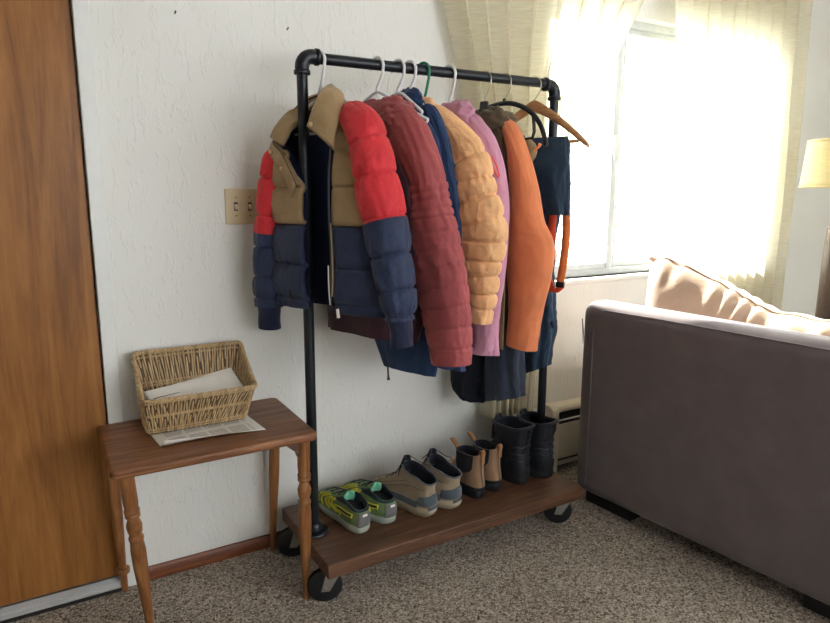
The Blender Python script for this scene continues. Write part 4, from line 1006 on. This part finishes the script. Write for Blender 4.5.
# tall black boots
for i, (hx, hy, tx, ty, lab) in enumerate(((1.553, -.350, 1.515, -.07, 'left black winter boot, touching the brown ankle boots side'), (1.674, -.354, 1.642, -.072, 'right black winter boot, nearest the sofa end of the shelf'))):
    side = 1 if i == 0 else -1
    lay = [(.030, .003, .278, .056), (.055, .0, .276, .057), (.080, .0, .250, .056), (.105, .002, .205, .054), (.125, .004, .168, .052), (.150, .004, .150, .052), (.180, .0, .148, .055), (.205, -.006, .152, .058), (.220, -.010, .154, .059)]
    sol = [(0, .006, .274, .055), (.006, -.002, .284, .059), (.020, -.004, .286, .060), (.036, -.001, .283, .059)]
    s = Shoe('winter_boot', lab, (hx, hy, Z), toe_dir((hx, hy), (tx, ty)), lay, sol, side, 'black winter boots on the rack shelf', ['bk', 'bk_sole', 'darklin'], .028)
    s.line('padded_collar', 'bk', [(a / 24 * 2 * PI, .985) for a in range(25)], .006, .001)
    s.patch('heel_cup', 'bk_sole', PI - .8, PI + .8, .0, .20, .004)
    for v in (.34, .48, .62): s.line('ankle_crease', 'bk', [(PI - 1.2 + .24 * k, v + .015 * math.sin(k * 1.7)) for k in range(11)], .0035, .0005)
    s.line('back_seam', 'bk', [(PI, .2), (PI, .55), (PI, .92)], .004, .001)
    s.laces('bk_sole', .45, .93, 5, .5)
    tongue(s, 'bk', .165, .15, .160, .245, .07)
    m = M(); m.tube([(.0, -.008, .19), (0, -.018, .208), (0, -.016, .228), (0, -.008, .222)], .004, 8); m.build('pull_tab', 'bk_sole', s.t)

# ------------------------------------------------------------------ sofa
SA = -math.atan(.081)       # plan rotation: back face turned slightly
SO = (1.862, -.318, 0)
sofa = thing('sofa', 'taupe grey upholstered sofa seen from behind at right', 'sofa', SO, 0); sofa.rotation_euler = (0, 0, math.atan(.081))
# local: x to the seat side, y towards the window; near end at y = -1.12
def soft_box(x0, x1, y0, y1, z0, z1, r, seed, amp=.004, n=22):
    m = M()
    def face(fn):
        m.grid(fn, n, n)
    def P(a, b, c):
        p = Vector((lerp(x0, x1, a), lerp(y0, y1, b), lerp(z0, z1, c))); q = Vector((min(max(p.x, x0 + r), x1 - r), min(max(p.y, y0 + r), y1 - r), min(max(p.z, z0 + r), z1 - r)))
        d = p - q
        if d.length > 1e-9: p = q + d.normalized() * r
        k = amp * nz(p.x * 3, p.y * 3, p.z * 3 + seed); e = (p - Vector(((x0 + x1) / 2, (y0 + y1) / 2, (z0 + z1) / 2))).normalized()
        return tuple(p + e * k)
    def w(t):  # denser near the rims
        return .5 - .5 * math.cos(PI * t)
    for c in (0, 1):
        face(lambda u, v, c=c: P(w(u), w(v), c)); face(lambda u, v, c=c: P(w(u), c, w(v))); face(lambda u, v, c=c: P(c, w(u), w(v)))
    return m
def weld(o):
    import bmesh
    bm = bmesh.new(); bm.from_mesh(o.data); bmesh.ops.remove_doubles(bm, verts=bm.verts, dist=.0008); bmesh.ops.recalc_face_normals(bm, faces=bm.faces); bm.to_mesh(o.data); bm.free(); o.data.shade_smooth(); return o
YN = -1.13
weld(soft_box(0, .15, YN, .03, .052, .865, .055, 1, .004, 30).build('back', 'sofa', sofa, ang=180))
weld(soft_box(.10, .92, YN + .17, -.14, .075, .40, .03, 2).build('seat_base', 'sofa', sofa, ang=180))
for y0, y1, nm in ((-.098, .028, 'arm'), (YN + .002, YN + .128, 'arm')):
    weld(soft_box(.10, .90, y0, y1, .075, .60, .05, 3).build('arm', 'sofa', sofa, ang=180))
weld(soft_box(.16, .94, YN + .13, -.10, .39, .52, .05, 4, .006).build('seat_cushion', 'sofa', sofa, ang=180))
m = M(); m.tube([(-.001, -.045, .10), (-.001, -.045, .45), (-.001, -.044, .74), (.002, -.05, .80), (.008, -.09, .838), (.010, -.3, .842), (.010, -.8, .842), (.010, YN + .06, .842)], .0032, 8); m.build('piping', 'sofa', sofa)
for k in range(4):
    m = M(); m.tube([(.004 + .004 * k, .018 - .014 * k, .79 + .012 * k), (.001, .008 - .012 * k, .74 + .01 * k), (-.001, .004 - .010 * k, .69)], [.002, .003, .001], 6)
    if k == 0: pl = m
    else: pl.add(m.v, m.f)
pl.build('corner_pleats', 'sofa', sofa)
for x0 in (.05, .80):
    for y0, y1 in ((-.235, -.01), (YN + .025, YN + .25)):
        m = M(); m.prism([(x0, y0), (x0 + .07, y0), (x0 + .07, y1), (x0, y1)], 0, .062, 'z'); m.build('foot', 'blackwood', sofa, bevel=.003)
# slumped back cushion leaning over the sofa back
CO = (2.10, -.78, .53)
t = thing('back_cushion', 'beige loose cushion slumped against the top of the sofa back', 'cushion', CO)
ridge = [(-1.20, .872), (-1.08, .888), (-1.00, .892), (-.88, .905), (-.76, .955), (-.65, .996), (-.55, 1.025), (-.47, 1.042), (-.435, 1.032), (-.415, 1.00)]
def cu(u, v):
    y = lerp(-1.20, -.415, v); zt = cr(ridge, y)[0]; zb = .53; e = min(1, min(v, 1 - v) / .16); th = .015 + .085 * math.sqrt(1 - (1 - e) ** 2)
    a = 2 * PI * u; zc = (zt + zb) / 2; hz = (zt - zb) / 2
    x = 2.130 + .055 * (-.42 - y) * 1.0 + th * spow(math.sin(a), .85) ; z = zc + hz * spow(math.cos(a), .75)
    k = .009 * math.sin(70 * (y + .25 * z) + 5 * nz(y * 5, z * 7)) * max(0, min(1, (z - zt + .13) / .11)) * .75 + .010 * nz(y * 8, z * 8, u * 3)
    return (x + k * math.sin(a), y + .3 * k, z + .5 * k * max(0, math.cos(a)))
m = M(); m.grid(cu, 64, 120, cu=True); m.add([cu(k / 64, 0) for k in range(64)], [tuple(range(64))]); m.add([cu(k / 64, 1) for k in range(64)], [tuple(range(64))])
m.build('cover', 'cushion', t, CO, ang=180, fix=True)
m = M(); pr = []
for i in range(60):
    p = cu(-.03, i / 59); pr.append((p[0] - .002, p[1], p[2] + .002))
m.tube(pr, .0032, 8); m.build('piping', 'cushion', t, CO)
m = M(); m.tube([cu(.0, .985), (2.123, -.405, 1.035), (2.115, -.398, 1.028)], [.012, .010, .004], 10); m.build('corner', 'cushion', t, CO)

# ------------------------------------------------------------------ floor lamp
LX, LY = 3.40, -.47
t = thing('floor_lamp', 'floor lamp with cream drum shade and dark column behind the sofa', 'lamp', (LX, LY, 0))
O = (LX, LY, 0)
m = M(); n = 48
m.grid(lambda u, v: (LX + lerp(.172, .188, v) * math.cos(2 * PI * u), LY + lerp(.172, .188, v) * math.sin(2 * PI * u), lerp(1.548, 1.325, v)), n, 8, cu=True); m.build('lamp_shade', 'shade', t, O, solid=.002, fix=False, ang=180)
m = M()
for z, r in ((1.546, .1725), (1.327, .1885)): m.tube([(LX + r * math.cos(2 * PI * k / 48), LY + r * math.sin(2 * PI * k / 48), z) for k in range(48)], .004, 8, closed=True)
m.build('shade_trim', 'shade', t, O)
m = M(); m.lathe([(.15, 0), (.15, .02), (.12, .03), (.058, .05), (.058, .2), (.055, 1.0), (.050, 1.13), (.03, 1.15), (.018, 1.18), (.016, 1.36)], O, 32); m.build('column', 'lampwood', t, O)
m = M(); m.lathe([(.016, 1.36), (.022, 1.375), (.02, 1.42), (.012, 1.43)], O, 16); m.build('socket', 'brass', t, O)
m = M(); m.lathe([(.012, 1.42), (.03, 1.46), (.03, 1.49), (.01, 1.52)], O, 16); m.build('bulb', 'paper', t, O)
m = M(); m.tube([(LX - .03, LY - .05, 1.39), (LX - .045, LY - .06, 1.23)], .0012, 6); m.lathe([(.002, 1.20), (.008, 1.205), (.011, 1.215), (.006, 1.228), (.002, 1.235)], (LX - .045, LY - .06, 0), 12); m.build('pull_chain', 'brass', t, O)
m = M()
for k in range(3):
    a = k * 2.094; m.tube([(LX + .01 * math.cos(a), LY + .01 * math.sin(a), 1.425), (LX + .172 * math.cos(a), LY + .172 * math.sin(a), 1.545)], .002, 6)
m.build('shade_carrier', 'brass', t, O)

# ------------------------------------------------------------------ light
W = bpy.data.worlds.new('daylight'); S.world = W; W.use_nodes = True; nt = W.node_tree; nt.nodes.clear()
out = N(nt, 'OutputWorld'); bg = N(nt, 'Background'); tc = N(nt, 'TexCoord'); sp = N(nt, 'SeparateXYZ')
nt.links.new(tc.outputs['Generated'], sp.inputs[0])
mr = N(nt, 'MapRange'); mr.inputs['From Min'].default_value = -.15; mr.inputs['From Max'].default_value = .10
mr.inputs['To Min'].default_value = 0; mr.inputs['To Max'].default_value = 1
nt.links.new(sp.outputs[1], mr.inputs['Value'])
WIN_E, FILL_E = 20.0, 5.0
fx = N(nt, 'MapRange'); fx.inputs['From Min'].default_value = -.6; fx.inputs['From Max'].default_value = .6
fx.inputs['To Min'].default_value = .45; fx.inputs['To Max'].default_value = 1.5; nt.links.new(sp.outputs[0], fx.inputs['Value'])
fm = N(nt, 'MixRGB', blend_type='MULTIPLY'); fm.inputs[0].default_value = 1; fm.inputs[1].default_value = (FILL_E * 1.01, FILL_E * 1.0, FILL_E * 1.03, 1)
nt.links.new(fx.outputs[0], fm.inputs[2])
mx = N(nt, 'MixRGB'); nt.links.new(fm.outputs[0], mx.inputs[1]); mx.inputs[2].default_value = (WIN_E * .97, WIN_E, WIN_E * 1.02, 1)
nt.links.new(mr.outputs[0], mx.inputs[0]); nt.links.new(mx.outputs[0], bg.inputs[0]); nt.links.new(bg.outputs[0], out.inputs[0])
su = bpy.data.lights.new('sun', 'SUN'); su.energy = 30; su.angle = R(1.5); su.color = (1, .95, .86)
so = bpy.data.objects.new('sun', su); COL.objects.link(so)
sd = Vector((-.10, -.80, -.72)).normalized(); so.rotation_euler = sd.to_track_quat('-Z', 'Y').to_euler(); so.location = (3, 3, 4)

S.view_settings.view_transform = 'Standard'; S.view_settings.look = 'None'; S.view_settings.gamma = 1; S.view_settings.use_curve_mapping = False
S.view_settings.exposure = .12
S.cycles.max_bounces = 10; S.cycles.diffuse_bounces = 6; S.cycles.transparent_max_bounces = 12; S.cycles.caustics_reflective = False; S.cycles.caustics_refractive = False
S.cycles.use_denoising = True
